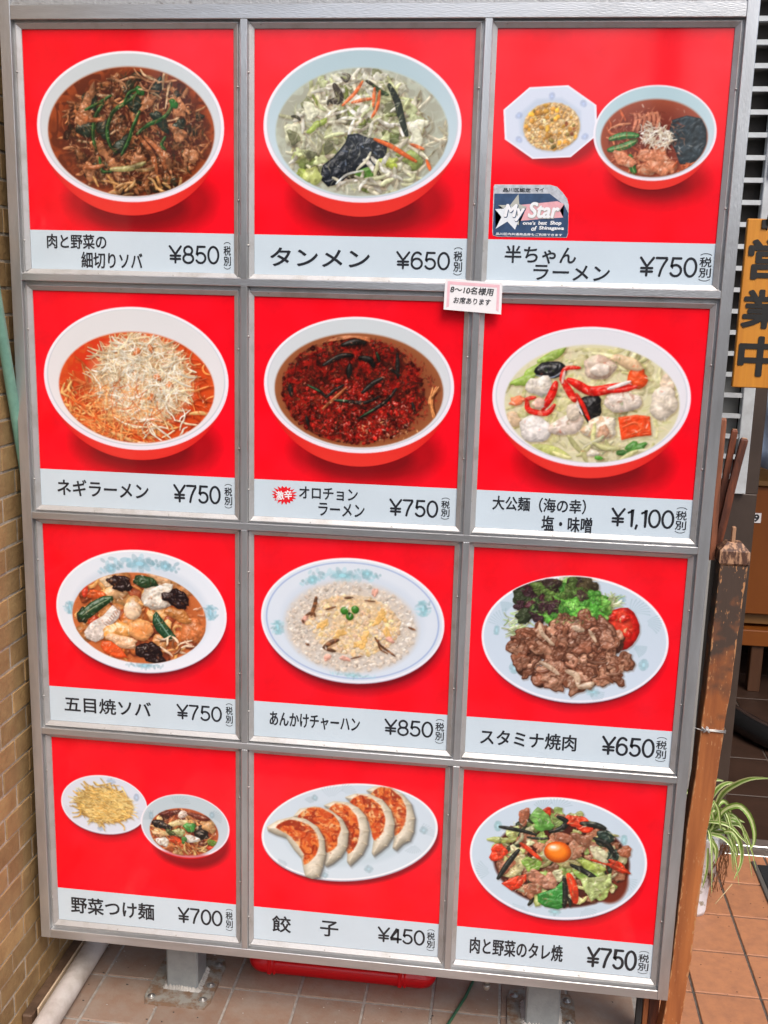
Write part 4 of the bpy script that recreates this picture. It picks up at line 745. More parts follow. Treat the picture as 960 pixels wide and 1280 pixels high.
def ribbon(g, P, w, y, closed=False):
    """flat pen stroke of width w with round ends"""
    P = [Vector(p) for p in P]; n = len(P); L = []; R = []
    for i in range(n):
        a = P[(i - 1) % n] if closed or i else P[i]; b = P[(i + 1) % n] if closed or i < n - 1 else P[i]
        t = (b - a).normalized(); k = Vector((-t.y, t.x)); sc = 1.
        if 0 < i < n - 1 or closed:
            t1 = (P[i] - a).normalized(); c = max(.5, abs(t1.dot(t))); sc = 1 / c
        L.append(P[i] + k * w / 2 * sc); R.append(P[i] - k * w / 2 * sc)
    m = n if closed else n - 1
    v = [(p.x, y, p.y) for p in L] + [(p.x, y, p.y) for p in R]; g.add(v, [(i, i + n, (i + 1) % n + n, (i + 1) % n) for i in range(m)])
    if not closed:
        for p, d in ((P[0], P[0] - P[1]), (P[-1], P[-1] - P[-2])):
            a0 = math.atan2(d.y, d.x); g.add([(p.x + math.cos(a0 + t) * w / 2, y, p.y + math.sin(a0 + t) * w / 2) for t in np.linspace(-PI / 2, PI / 2, 7)], [tuple(range(7))])
def arc(cx, cy, rx, ry, a0, a1, n=14): return [(cx + rx * math.cos(math.radians(t)), cy + ry * math.sin(math.radians(t))) for t in np.linspace(a0, a1, n)]
DIG = {'0': ([arc(.28, .5, .25, .47, 0, 345, 24)], True), '1': ([[(.12, .78), (.2, .82), (.3, .97), (.3, .03)]], False),
       '4': ([[(.40, .03), (.40, .95), (.36, .95), (.02, .30), (.02, .26), (.56, .26)]], False),
       '5': ([[(.48, .96), (.13, .96), (.08, .52)] + arc(.27, .32, .24, .29, 140, -150, 16)], False),
       '6': ([arc(.28, .32, .24, .29, 0, 345, 22), arc(.30, .5, .26, .47, 52, 185, 12)], None),
       '7': ([[(.04, .96), (.52, .96)] + [(.50, .90), (.36, .62), (.26, .34), (.20, .03)]], False),
       '8': ([arc(.28, .73, .2, .235, 0, 345, 20), arc(.28, .27, .25, .25, 0, 345, 22)], True),
       '¥': ([[(.03, .96), (.31, .50), (.59, .96)], [(.31, .50), (.31, .03)], [(.07, .42), (.55, .42)], [(.07, .24), (.55, .24)]], False), ',': ([[(.1, .08), (.06, -.1)]], False)}
ADV = {'1': .44, ',': .20, '¥': .68, '4': .64}
def price(s, x0, x1, z0, z1, y, parent):
    tot = sum(ADV.get(c, .63) for c in s) - .07; kx = (x1 - x0) / tot; h = z1 - z0; g = G(); cur = 0; w = .128 * h
    for c in s:
        st, cl = DIG[c]
        for j, P in enumerate(st): ribbon(g, [(x0 + (cur + p[0]) * kx, z0 + p[1] * h) for p in P], w, y - j * .00005, closed=(cl is True or (cl is None and j == 0)))
        cur += ADV.get(c, .63)
    return obj('price_lettering', g, TEXT, parent)
def tax_note(x0, x1, z0, z1, y, parent):
    h = z1 - z0; w = x1 - x0; g = G(); t = .0011
    ribbon(g, arc((x0 + x1) / 2, z1 - h * .13, w * .46, h * .10, 155, 25, 8), t, y); ribbon(g, arc((x0 + x1) / 2, z0 + h * .13, w * .46, h * .10, -155, -25, 8), t, y)
    for ch, a, b in (('税', .51, .84), ('別', .15, .47)):
        v, f = glyphs(ch); lo, hi = v.min(0), v.max(0); q = (v - lo) / (hi - lo)
        for i, (dx, dz) in enumerate(((0, 0), (.0003, 0), (-.0003, 0), (0, .0003), (0, -.0003))):
            g.add([(x0 + w * (.04 + .92 * p[0]) + dx, y - i * .00003, z0 + h * (a + (b - a) * p[1]) + dz) for p in q], f)
    return obj('tax_note', g, TEXT, parent)
# ---------------------------------------------------------------- ground, floors
g = G(); g.add([(-60, -60, -.012), (60, -60, -.012), (60, 60, -.012), (-60, 60, -.012)], [(0, 1, 2, 3)]); struct(obj('ground', g, ASPH))
g = G(); g.box(-14, 14, -9.4, -9, -.01, 2.9); tag(obj('reflection_wall', g, GREYD), 'added unseen dark grey wall that keeps reflections in the lower menu panels dark', 'wall')  # unseen, added so lower panels mirror dark and sky haze stays on top row
g = G(); g.box(-14, -4.3, -13, -12, -.01, 8); tag(obj('reflection_block', g, GREYD), 'added unseen dark block that cuts the reflected sky haze at the far left', 'building')  # unseen, added to block mirrored sky on the far left panels
g = G(); g.tube([(2.5, -11, 0), (2.5, -11, 8)], .16, 12); tag(obj('reflection_pole', g, GREYD), 'added unseen dark pole that makes a dark stripe in the right panel reflection', 'pole')  # unseen, added to break up the mirrored sky on the right
g = G(); g.box(-.063, 1.31, -1.2, .95, -.011, -.0025); floor_a = struct(obj('tiled_floor', g, GROUT))
g = G(); g.box(1.312, 4., -1.2, 1.0, -.011, -.0035); floor_b = struct(obj('terracotta_floor', g, DGROUT))
def tile_mesh(w, d, t, name):
    g = G(); g.bbox(-w / 2, w / 2, -d / 2, d / 2, -t, 0, .0015); return g.mesh(name)
P1 = .1535; tm = tile_mesh(P1 - .006, P1 - .006, .008, 'tile')
for i in range(-1, 9):
    for j in range(-4, 6):
        x = .052 + (i + .5) * P1; y = .12 + (j - .5) * P1
        if x > 1.27 or y > .95: continue
        m_ = tm
        if x - P1 / 2 < -.063:
            w_ = x + P1 / 2 + .063 - .006; m_ = None
            g = G(); g.bbox(-w_ / 2, w_ / 2, -P1 / 2 + .003, P1 / 2 - .003, -.008, 0, .0015); m_ = g.mesh('tile'); x = x + P1 / 2 - w_ / 2 - .003
        o = link('tile', m_, TILE, floor_a, (x, y, random.uniform(-.0006, .0004))); o.rotation_euler.z = random.uniform(-.004, .004)
PX2, PY2 = .153, .167; tm = tile_mesh(PX2 - .006, PY2 - .006, .008, 'tile')
for i in range(-1, 7):
    for j in range(-3, 5):
        x = 1.424 + (i + .5) * PX2; y = .279 + (j - .5) * PY2
        if i == -1:
            g = G(); w_ = 1.424 - .003 - 1.318; g.bbox(-w_ / 2, w_ / 2, -PY2 / 2 + .003, PY2 / 2 - .003, -.008, 0, .0015); link('tile', g.mesh('tile'), TERRA, floor_b, (1.318 + w_ / 2, y, 0)); continue
        o = link('tile', tm, TERRA, floor_b, (x, y, random.uniform(-.0006, .0004))); o.rotation_euler.z = random.uniform(-.003, .003) 
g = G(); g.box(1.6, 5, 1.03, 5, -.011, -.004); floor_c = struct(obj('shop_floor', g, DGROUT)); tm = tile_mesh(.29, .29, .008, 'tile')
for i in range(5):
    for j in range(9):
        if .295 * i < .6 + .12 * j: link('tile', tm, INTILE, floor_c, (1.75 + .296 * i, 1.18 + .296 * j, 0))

# ---------------------------------------------------------------- brick wall on the left, running back from the street
g = G(); g.box(-.30, -.0622, -.7, 1.0, 0, 2.6); wall = tag(obj('brick_wall', g, MORTAR), 'tan brick tile wall running back along the left side of the menu board', 'wall')
BL, BH = .113, .0510; g = G(); g.bbox(-.007, .0035, -BL / 2 + .0026, BL / 2 - .0026, -BH / 2 + .0026, BH / 2 - .0026, .0012); bmesh_ = g.mesh('brick')
for r in range(-14, 32):
    z = .733 + BH * r; off = -.0425 + (BL / 2 if r % 2 else 0)
    y0 = -.30 if z < 1.3 else -.16; y1 = .36 if z < .30 else .07
    k = math.ceil((y0 - off) / BL)
    while off + k * BL < y1:
        o = link('brick', bmesh_, BRICK, wall, (-.064 + random.uniform(-.0012, .0012), off + (k + .5) * BL, z)); o.rotation_euler = (random.uniform(-.006, .006), 0, random.uniform(-.01, .01)); k += 1

# ---------------------------------------------------------------- shop front behind
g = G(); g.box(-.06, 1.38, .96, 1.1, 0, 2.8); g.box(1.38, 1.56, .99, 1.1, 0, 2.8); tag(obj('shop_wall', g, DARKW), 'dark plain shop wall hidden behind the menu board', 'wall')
lv = empty('louvered_shutter', (1.45, .95, 1.07), 'white louvered metal shutter with horizontal slats behind the hanging amber sign', 'shutter')
sl = None; z = 1.112; n_ = 0
while z < 2.55:
    if sl is None:
        g = G(); g.add([(1.30, .955, .0), (1.546, .955, .0), (1.546, .945, .0), (1.30, .945, .0), (1.30, .955, .012), (1.546, .955, .012), (1.546, .945, .012), (1.30, .945, .012)], [(0, 1, 2, 3), (7, 6, 5, 4), (0, 4, 5, 1), (1, 5, 6, 2), (2, 6, 7, 3), (3, 7, 4, 0)])
        g.add([(1.30, .955, .012), (1.546, .955, .012), (1.546, .980, .006), (1.30, .980, .006), (1.30, .955, .0105), (1.546, .955, .0105), (1.546, .980, .0045), (1.30, .980, .0045)], [(0, 1, 2, 3), (7, 6, 5, 4), (0, 4, 5, 1), (1, 5, 6, 2), (2, 6, 7, 3), (3, 7, 4, 0)]); sl = g.mesh('slat')
    link('slat', sl, SLAT, lv, (0, 0, z)); z += .0555; n_ += 1
g = G(); g.bbox(1.546, 1.577, .94, .975, 1.072, 2.6, .002); obj('stile', g, SLAT, lv); g = G(); g.bbox(1.30, 1.545, .942, .972, 1.072, 1.102, .002); obj('bottom_rail', g, SLAT, lv)
g = G(); g.box(1.38, 1.545, .986, .989, 1.395, 2.6); obj('inner_panel', g, DARKW, lv); g = G(); g.box(1.38, 1.545, .984, .989, 1.10, 1.393); obj('inner_panel', g, GREYW, lv)
g = G(); g.bbox(1.560, 1.579, .925, .94, 1.93, 1.99, .004); g.bbox(1.553, 1.586, .93, .9395, 1.90, 2.01, .003); obj('latch', g, SLAT, lv)
g = G(); g.box(1.40, 1.50, .93, .958, 0, 1.068); tag(obj('wall_panel', g, GREYW), 'light grey wall panel below the white shutter behind the wooden post', 'panel')
g = G(); g.bbox(1.53, 1.612, .955, 1.02, 0, 1.070, .002); g.bbox(1.579, 1.614, .958, 1.02, 1.070, 2.7, .002); jamb = tag(obj('door_jamb', g, JAMB), 'dark brown metal door jamb right of the white shutter', 'door jamb')
sill = empty('door_sill', (2.3, 1.0, 0), 'shiny steel threshold rail across the dark shop doorway', 'door sill')
g = G(); g.bbox(1.614, 4, .985, 1.03, -.01, .006, .002); obj('track', g, STEEL, sill); g = G(); g.bbox(1.614, 4, .935, .945, -.008, .003, .001); obj('lip', g, STEEL, sill)
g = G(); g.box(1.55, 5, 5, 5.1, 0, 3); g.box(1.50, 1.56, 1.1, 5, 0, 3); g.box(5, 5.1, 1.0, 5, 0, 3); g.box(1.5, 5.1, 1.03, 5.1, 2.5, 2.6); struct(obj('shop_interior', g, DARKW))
# hanging sign
sg = empty('open_sign', (1.54, .6, 1.38), 'amber wooden board with brushed black characters hanging beside the white shutter', 'sign')
g = G(); g.bbox(1.4465, 1.64, .60, .618, 1.388, 1.774, .002); obj('board', g, SIGNW, sg)
for ch, z0, z1, x0, x1 in (('営', 1.641, 1.727, 1.457, 1.555), ('業', 1.529, 1.613, 1.454, 1.556), ('中', 1.418, 1.506, 1.456, 1.550)): text('brushed_character', ch, x0, x1, z0, z1, .5985, BLACKP, sg, .034, layers=12)
g = G(); g.tube([(1.49, .606, 1.74), (1.49, .592, 1.775), (1.50, .60, 1.84)], .003, 6); g.bbox(1.478, 1.492, .596, .599, 1.752, 1.772, .0006); obj('hanger', g, BLACKP, sg)
# interior furniture
cb = empty('wooden_cabinet', (2.4, 2.6, 0), 'orange wooden cabinet with a small numbered tag inside the shop doorway', 'cabinet')
g = G(); g.bbox(1.882, 2.9, 2.30, 2.9, .335, .868, .004); obj('front_board', g, ORW, cb); g = G(); g.bbox(1.86, 2.9, 2.28, 2.9, .871, .892, .003); obj('top', g, TANW, cb)
g = G(); g.bbox(1.89, 2.9, 2.33, 2.9, .285, .332, .003); obj('shelf', g, TANW, cb); g = G(); g.bbox(1.875, 2.9, 2.285, 2.9, .203, .270, .003); obj('bottom_rail', g, ORW, cb)
for x in (1.965, 2.75): g = G(); g.bbox(x, x + .05, 2.3, 2.35, 0, .201, .003); obj('leg', g, LEGW, cb)
g = G(); g.box(1.914, 1.950, 2.2965, 2.299, .718, .758); nt_ = obj('number_tag', g, PAPER, cb); text('number', '9', 1.922, 1.941, .724, .752, 2.296, TEXT, nt_, .06)
g = G(); g.bbox(1.80, 2.9, 2.6, 3.2, .80, .985, .01); tag(obj('counter', g, TANW), 'tan wooden counter top behind the orange cabinet in the shop', 'counter')
g = G(); N = 26; pts = []
for i in range(N):
    t = i / (N - 1)
    for j in range(9): u = j / 8; pts.append((1.672 + .16 * t + .03 * (1 - u) * 0 + .012 * math.sin(7 * u), 1.33 + .02 * math.sin(14 * t + 3 * u), 1.10 + .40 * u + .10 * t * (1 - u) * .6 - .04 * math.sin(3 * t) * (1 - u)))
g.add(pts, [(i * 9 + j, (i + 1) * 9 + j, (i + 1) * 9 + j + 1, i * 9 + j + 1) for i in range(N - 1) for j in range(8)], 0, True); cl = tag(obj('hanging_cloth', g, CLOTH), 'pale blue cloth hanging in folds inside the shop doorway', 'cloth')
md = cl.modifiers.new('thickness', 'SOLIDIFY'); md.thickness = .004
g = G(); g.tube([(1.72, 1.34, 1.38), (1.735, 1.32, 1.26), (1.74, 1.34, 1.19), (1.72, 1.35, 1.13), (1.695, 1.35, 1.08)], [.02, .022, .02, .010, .003], 10); tag(obj('apron_strap', g, RUBBER), 'black strap hanging beside the pale blue cloth', 'strap')
g = G(); g.tube([(1.765, 2.15, .03)] + [(1.80 + .26 * t, 1.95 - .26 * math.sin(t * 2.2) , .045) for t in np.linspace(0, 1, 14)] + [(2.4, 1.70, .045)], .045, 16); tag(obj('rubber_hose', g, RUBBER), 'thick glossy black rubber hose curving on the dark shop floor', 'hose')
g = G(); g.bbox(1.700, 2.7, .10, .885, -.004, .004, .002, 0); g.bbox(1.686, 1.699, .10, .90, -.004, .006, .002, 1); tag(obj('door_mat', g, [MATM, MATE]), 'black rubber door mat on terracotta tiles before the shop doorway', 'mat')

# ---------------------------------------------------------------- the menu board
mb = empty('menu_board', (.637, .1, 0), 'large aluminium framed restaurant menu board with twelve red food photo panels in a grid', 'menu board')
FR = -.016; XL, XR = -.0355, 1.3095; XI, XJ = -.0145, 1.2885; ZB, ZT = .181, 2.0805; ZI, ZJ = .2015, 2.0560
MX = [(.4155, .4285), (.8505, .8640)]; HZ = [(1.5905, 1.6045), (1.1225, 1.1365), (.6600, .6740)]
def bar(x0, x1, z0, z1, m, y0=FR, y1=.004, b=.0009):
    g = G(); g.bbox(x0, x1, y0, y1, z0, z1, b); return obj('frame_bar', g, m, mb)
bar(XL, XI, ZB, 2.22, ALU); bar(XJ, XR, ZB, 2.22, ALU); bar(XI + .0001, XJ - .0001, ZB, ZI, ALU_H, FR + .0002); bar(XI + .0001, XJ - .0001, ZJ, ZT, ALU_H, FR + .0002)
for a, b in HZ: bar(XI + .0001, XJ - .0001, a, b, ALU_H, FR + .0003)
zs = [ZI] + [q for p in sorted(HZ) for q in p] + [ZJ]
for x0, x1 in MX:
    for k in range(0, 8, 2): bar(x0, x1, zs[k] + .0001, zs[k + 1] - .0001, ALU, FR + .0003)
g = G(); g.bbox(XI + .0001, XJ - .0001, FR + .0035, .09, ZT + .0005, ZT + .006, .0006, 0); g.bbox(XI + .0001, XJ - .0001, FR + .008, .09, ZT + .0065, 2.22, .001, 0); obj('header', g, [DIRTY], mb)
for x0, x1, nm in ((XL + .002, XL + .004, 's'), (XR - .004, XR - .002, 's')): pass
g = G(); g.box(XL + .004, XR - .016, .0045, .092, ZB + .002, 2.20); obj('back_box', g, DARK, mb)
names = {(0, 0): ('bowl of brown soup with meat and green stalks', '850'), (0, 1): ('bowl of clear soup with bean sprouts and black fungus', '650'), (0, 2): ('small fried rice plate beside a noodle bowl', '750'),
         (1, 0): ('bowl of red soup heaped with pale shredded leek', '750'), (1, 1): ('bowl of dark red spicy minced noodles', '750'), (1, 2): ('bowl of seafood soup with red crab legs', '1,100'),
         (2, 0): ('blue patterned plate of mixed stir fry with quail egg', '750'), (2, 1): ('white plate of pale fried rice with three peas', '850'), (2, 2): ('plate of brown sliced meat with lettuce and tomato', '650'),
         (3, 0): ('plate of plain noodles beside a dipping bowl', '700'), (3, 1): ('oval plate of five browned dumplings', '450'), (3, 2): ('plate of stir fried vegetables topped with egg yolk', '750')}
LET = {(0, 0): ([('肉と野菜の', 182, 905, 412, 965), ('細切りソバ', 315, 975, 552, 1042)], (655, 950, 848, 1022), (865, 935, 895, 1045)),
       (0, 1): ([('タンメン', 115, 928, 485, 1005)], (588, 943, 785, 1012), (802, 925, 832, 1035)),
       (0, 2): ([('半ちゃん', 85, 818, 318, 880), ('ラーメン', 180, 882, 430, 938)], (535, 856, 720, 924), (733, 842, 768, 940)),
       (1, 0): ([('ネギラーメン', 222, 800, 575, 880)], (673, 822, 853, 898), (868, 818, 900, 917)),
       (1, 1): ([('オロチョン', 238, 825, 470, 885), ('ラーメン', 315, 890, 497, 950)], (600, 875, 790, 950), (805, 868, 838, 960)),
       (1, 2): ([('大公麺（海の幸）', 92, 655, 383, 714), ('塩・味噌', 247, 718, 402, 774)], (468, 694, 660, 760), (670, 690, 700, 777)),
       (2, 0): ([('五目焼ソバ', 250, 712, 585, 795)], (685, 743, 858, 812), (873, 738, 902, 832)),
       (2, 1): ([('あんかけチャーハン', 120, 765, 478, 848)], (580, 795, 770, 870), (782, 793, 815, 897)),
       (2, 2): ([('スタミナ焼肉', 77, 592, 368, 662)], (452, 615, 607, 682), (617, 616, 645, 697)),
       (3, 0): ([('野菜つけ麺', 275, 682, 597, 775)], (690, 724, 860, 798), (873, 728, 902, 818)),
       (3, 1): ([('餃', 130, 685, 203, 755), ('子', 322, 705, 392, 772)], (553, 730, 737, 806), (748, 738, 778, 830)),
       (3, 2): ([('肉と野菜のタレ焼', 68, 530, 342, 605)], (420, 560, 562, 632), (572, 570, 600, 644))}
prints = make_prints()
xb = [XI] + [q for p in MX for q in p] + [XJ]; zb = [ZJ] + [q for p in HZ for q in (p[1], p[0])] + [ZI]
def board_z(v): return (v + 5.1) * W
PROF = [(0, -.0009), (.0, -.0026), (.0075, -.0078), (.0082, -.0086), (.0092, -.0086), (.0094, -.003), (1., -.003)]      # bead: distance from the print edge, depth
riv = G(); riv.lathe(0, 0, [(.0, .0018), (.0012, .0016), (.0021, .0008), (.0024, 0)], 10); riv_me = riv.mesh('rivet')
for (r, c), s in sorted(prints.items()):
    x0, x1 = COL_L[c] * W, COL_R[c] * W; zt, zr, zb_ = board_z(ROW_TOP[r]), board_z(ROW_RED[r]), board_z(ROW_BOT[r])
    ox0, ox1 = xb[2 * c], xb[2 * c + 1]; ozt, ozb = zb[2 * r], zb[2 * r + 1]
    g = G(); g.box(x0 - .012, x1 + .012, .0006, .004, zb_ - .012, zt + .010); pn = obj('menu_panel', g, PAPER, mb); pn['label'] = 'red printed panel with ' + names[(r, c)][0]
    st = 4; ys = np.unique(np.r_[np.arange(0, s.H, st), s.H - 1]); xs = np.unique(np.r_[np.arange(0, s.W, st), s.W - 1])
    im = s.bg[np.ix_(ys, xs)]; H_, W_ = im.shape[:2]
    sheet('red_print', im, np.ones((H_, W_), bool), x0, zt, (x1 - x0) / (W_ - 1), (zt - zr) / (H_ - 1), -.0001, pn)
    dx, dz = (x1 - x0) / s.W, (zt - zr) / s.H; ms = s.layers + [(s.kind, s.dish)]
    own = np.argmax(np.stack([np.zeros_like(s.dish) + .01] + [m for _, m in ms]) + np.arange(len(ms) + 1)[:, None, None] * 1e-3 * 0, 0) if len(ms) == 1 else None
    prev = np.zeros((s.H, s.W), bool)
    for i, (nm, m) in reversed(list(enumerate(ms))):
        keep = (m > .01) & ~prev; prev |= keep; sheet(nm, s.im, keep, x0 + dx / 2, zt - dz / 2, dx, dz, -.0003 - .0001 * i, pn)
    g = G(); g.add([(x0, -.0002, zb_), (x1, -.0002, zb_), (x1, -.0002, zr + .0004), (x0, -.0002, zr + .0004)], [(0, 1, 2, 3)]); obj('caption_strip', g, STRIP, pn)
    def q(x, y): u, v = board_uv(s.ox + x / s.sc, s.oy + y / s.sc); return u * W, board_z(v)
    lines, pr, tx = LET[(r, c)]
    for t, a, b, d, e in lines:
        (X0, Z1), (X1, Z0) = q(a, b), q(d, e); text('dish_name', t, X0, X1, Z0, Z1, -.0006, TEXT, pn, .019)
    (X0, Z1), (X1, Z0) = q(pr[0], pr[1]), q(pr[2], pr[3]); price('¥' + names[(r, c)][1], X0, X1, Z0, Z1, -.0006, pn)
    (X0, Z1), (X1, Z0) = q(tx[0], tx[1]), q(tx[2], tx[3]); tax_note(X0, X1, Z0, Z1, -.0006, pn)
    if (r, c) == (1, 1):
        cx, cz = q(177, 860); g = G(); pts = []
        for k in range(36):
            R_0 = 1.05 if k % 2 == 0 else .74; a = 2 * PI * k / 36; R_0 *= 1 + .06 * math.sin(3.7 * k); pts.append((cx + .0245 * R_0 * math.cos(a), cz + .0185 * R_0 * math.sin(a)))
        g.add([(a, -.0006, b) for a, b in pts] + [(cx, -.0006, cz)], [(i, (i + 1) % 36, 36) for i in range(36)]); obj('starburst', g, REDINK, pn)
        text('spicy_lettering', '激辛', cx - .0165, cx + .0155, cz - .0085, cz + .0085, -.0009, WHITEINK, pn, .03, rot=math.radians(7))
    # mitred glazing beads
    ins = (x0, x1, zb_, zt); outr = (ox0, ox1, ozb, ozt); gap = (x0 - ox0, ox1 - x1, zb_ - ozb, ozt - zt)
    for side in range(4):
        g = G(); rows = []
        for dist, y in PROF:
            dl, dr, db, dt = [min(dist, gp) for gp in gap]
            k = (dl, dr, db, dt)[side]; f = k / max(gap[side], 1e-6)
            L_, R_2, B_, T_ = x0 - gap[0] * min(1, f), x1 + gap[1] * min(1, f), zb_ - gap[2] * min(1, f), zt + gap[3] * min(1, f)
            rows.append({0: ((L_, y, T_), (L_, y, B_)), 1: ((R_2, y, B_), (R_2, y, T_)), 2: ((L_, y, B_), (R_2, y, B_)), 3: ((R_2, y, T_), (L_, y, T_))}[side])
        v = [p for rw in rows for p in rw]; g.add(v, [(2 * i, 2 * i + 2, 2 * i + 3, 2 * i + 1) for i in range(len(rows) - 1)]); obj('glazing_bead', g, BEADM, pn)
    for px_, pz_ in ((x0 - .009, zt - .075), (x0 - .009, zr - .02), (x1 + .009, zt - .10), (x1 + .010, zr + .06), (x0 + .11 + .05 * random.random(), zb_ - .007), (x1 - .06 - .1 * random.random(), zb_ - .007), (x0 + .2 * random.random(), zt + .007)):
        o = link('rivet', riv_me, BOLT, pn, (px_, -.0085 if abs(px_ - (x0 - .009)) < 1e-6 or px_ > x1 else -.006, pz_)); o.rotation_euler.x = PI / 2
    if (r, c) == (0, 2):     # sticker
        off = (608, 222, 8.727)
        def sq(x, y): u, v = board_uv(off[0] + x / off[2], off[1] + y / off[2]); return u * W, board_z(v)
        def outline(pts, y, m, nm, par):
            g = G(); P = [sq(*p) for p in pts]; n = len(P); cx = sum(p[0] for p in P) / n; cz = sum(p[1] for p in P) / n
            bm = bmesh.new(); vs = [bm.verts.new((a, y, b)) for a, b in P]; bm.faces.new(vs); bmesh.ops.triangulate(bm, faces=bm.faces[:]); bm.normal_update()
            me = D.meshes.new(nm); bm.to_mesh(me); bm.free(); return link(nm, me, m, par)
        out_ = [(92, 75), (700, 80), (770, 100), (830, 160), (880, 230), (898, 300), (890, 610), (875, 655), (120, 645), (70, 630), (65, 590), (75, 200), (80, 95)]
        stk = outline(out_, -.0008, SILVER, 'shop_sticker', pn); stk['label'] = 'worn navy and silver star sticker'
        # markings printed on the sticker stay on the same part level
        outline([(88, 175), (690, 175), (780, 245), (850, 300), (893, 390), (888, 605), (873, 650), (125, 640), (75, 625), (72, 560)], -.0010, NAVY, 'sticker_print', pn)
        outline([(350, 300), (560, 280), (775, 258), (848, 290), (800, 360), (838, 436), (600, 452), (370, 472)], -.0012, ROSE, 'sticker_print', pn)
        outline([(350, 180), (358, 290), (440, 320), (355, 420), (355, 520), (230, 460), (190, 340), (130, 300), (260, 300)], -.0013, STARG, 'sticker_print', pn)
        outline([(95, 345), (190, 340), (225, 300), (300, 330), (350, 470), (312, 568), (228, 480), (100, 560), (165, 430)], -.0014, STARW, 'sticker_print', pn)
        for t, a, b, d, e, m, wgt, sl_, yy in (('品川区認定', 185, 112, 480, 160, TEXT, .03, 0, -.0012), ('マイ', 530, 112, 625, 156, TEXT, .03, 0, -.0012), ('My', 200, 300, 390, 475, NAVY, .07, .18, -.00155), ('Star', 466, 277, 775, 445, STARG, .06, .18, -.00155), ('My', 195, 295, 385, 470, WHITEINK, .045, .18, -.0018), ('Star', 460, 272, 770, 440, WHITEINK, .04, .18, -.0018),
                                 ('one\'s', 398, 476, 530, 515, WHITEINK, .05, .15, -.0016), ('best', 568, 474, 655, 515, WHITEINK, .05, .15, -.0016), ('Shop', 695, 474, 810, 527, WHITEINK, .05, .15, -.0016), ('of', 490, 530, 540, 580, WHITEINK, .05, .15, -.0016), ('Shinagawa', 575, 530, 840, 582, WHITEINK, .05, .12, -.0016),
                                 ('品川区内共通商品券もご利用できます', 105, 600, 825, 642, WHITEINK, .03, 0, -.0016)):
            (X0, Z1), (X1, Z0) = sq(a, b), sq(d, e); text('sticker_lettering', t, X0, X1, Z0, Z1, yy, m, pn, wgt, slant=sl_)
for x in (.209, 1.029):
    g = G(); g.bbox(x, x + .074, .093, .167, -.005, 2.1, .004); 
    if x < 1: pst = obj('support_post', g, GALV, mb)
    else: pst = obj('support_post', g, GALV, mb)
    ba = G(); nn = 22; cx_, cy_ = x + .037, .125; random.seed(5)
    ring = [(cx_ + .076 * max(-1, min(1, 1.35 * math.cos(a))), cy_ + .088 * max(-1, min(1, 1.35 * math.sin(a)))) for a in [2 * PI * i / nn for i in range(nn)]]
    ba.add([(a, b, .0065) for a, b in ring] + [(a + .002 * math.copysign(1, a - cx_), b + .002 * math.copysign(1, b - cy_), -.004) for a, b in ring], [tuple(range(nn))] + [(i, i + nn, (i + 1) % nn + nn, (i + 1) % nn) for i in range(nn)]); bp_ = obj('base_plate', ba, PLATE, pst)
    g = G()
    for i in range(40):
        a = 2 * PI * i / 40; q0 = max(abs(math.cos(a)), abs(math.sin(a))); R0 = .0375 / q0; g.lathe(x + .037 + R0 * math.cos(a), .130 + R0 * math.sin(a), [(.0, .013 + .004 * random.random()), (.004, .011), (.008 + .003 * random.random(), .006)], 6)
    o = obj('cement_fillet', g, CEMENT, pst); o['kind'] = 'stuff'
    for bx, by in ((-.060, -.068), (.058, -.062), (.062, -.01), (.060, .066), (-.06, .066)):
        g = G(); g.lathe(x + .037 + bx, .125 + by, [(.0, .0105), (.0028, .0102), (.003, .0085), (.0055, .0082), (.006, .007), (.0095, .0068), (.010, .006)], 10); obj('bolt', g, BOLT, pst)
g = G(); g.tube([(.941, .05, .185), (.941, .05, .118)], .006, 12); g.tube([(.941, .05, .13), (.941, .05, .122)], .0075, 12); obj('drain_stub', g, BOLT, mb)
g = G(); g.bbox(1.259, 1.271, .045, .06, .0, .185, .001); obj('bracket', g, DARK, mb)

# note card taped on the frame
nc = empty('note_card', (.85, -.018, 1.555), 'small white handwritten card with pink border taped over the frame below the top row', 'card'); nc.rotation_euler.y = 0
g = G(); P = [(.7985, 1.6135), (.7975, 1.5585), (.9025, 1.5525), (.9025, 1.6085)]; g.prism(P, -.0190, -.0174); obj('card', g, PAPER, nc)
def rectp(f, y): cx = sum(p[0] for p in P) / 4; cz = sum(p[1] for p in P) / 4; return [(cx + (a - cx) * f[0], y, cz + (b - cz) * f[1] + f[2]) for a, b in P]
g = G(); o_ = rectp((.91, .86, 0), -.0192); i_ = rectp((.82, .72, -.0015), -.0192); o2 = [o_[0], (o_[1][0], o_[1][1], o_[1][2] ), o_[2], o_[3]]
g.add([o_[0], o_[1], o_[2], o_[3], i_[0], i_[1], i_[2], i_[3]], [(0, 1, 5, 4), (3, 0, 4, 7), (2, 3, 7, 6)]); obj('pink_border', g, PINK, nc)
text('handwriting', '8〜10名様用', .8085, .886, 1.587, 1.600, -.0194, PENINK, nc, .02, slant=.1, rot=-.05); text('handwriting', 'お席あります', .815, .882, 1.569, 1.5805, -.0194, PENINK, nc, .02, slant=.1, rot=-.04)

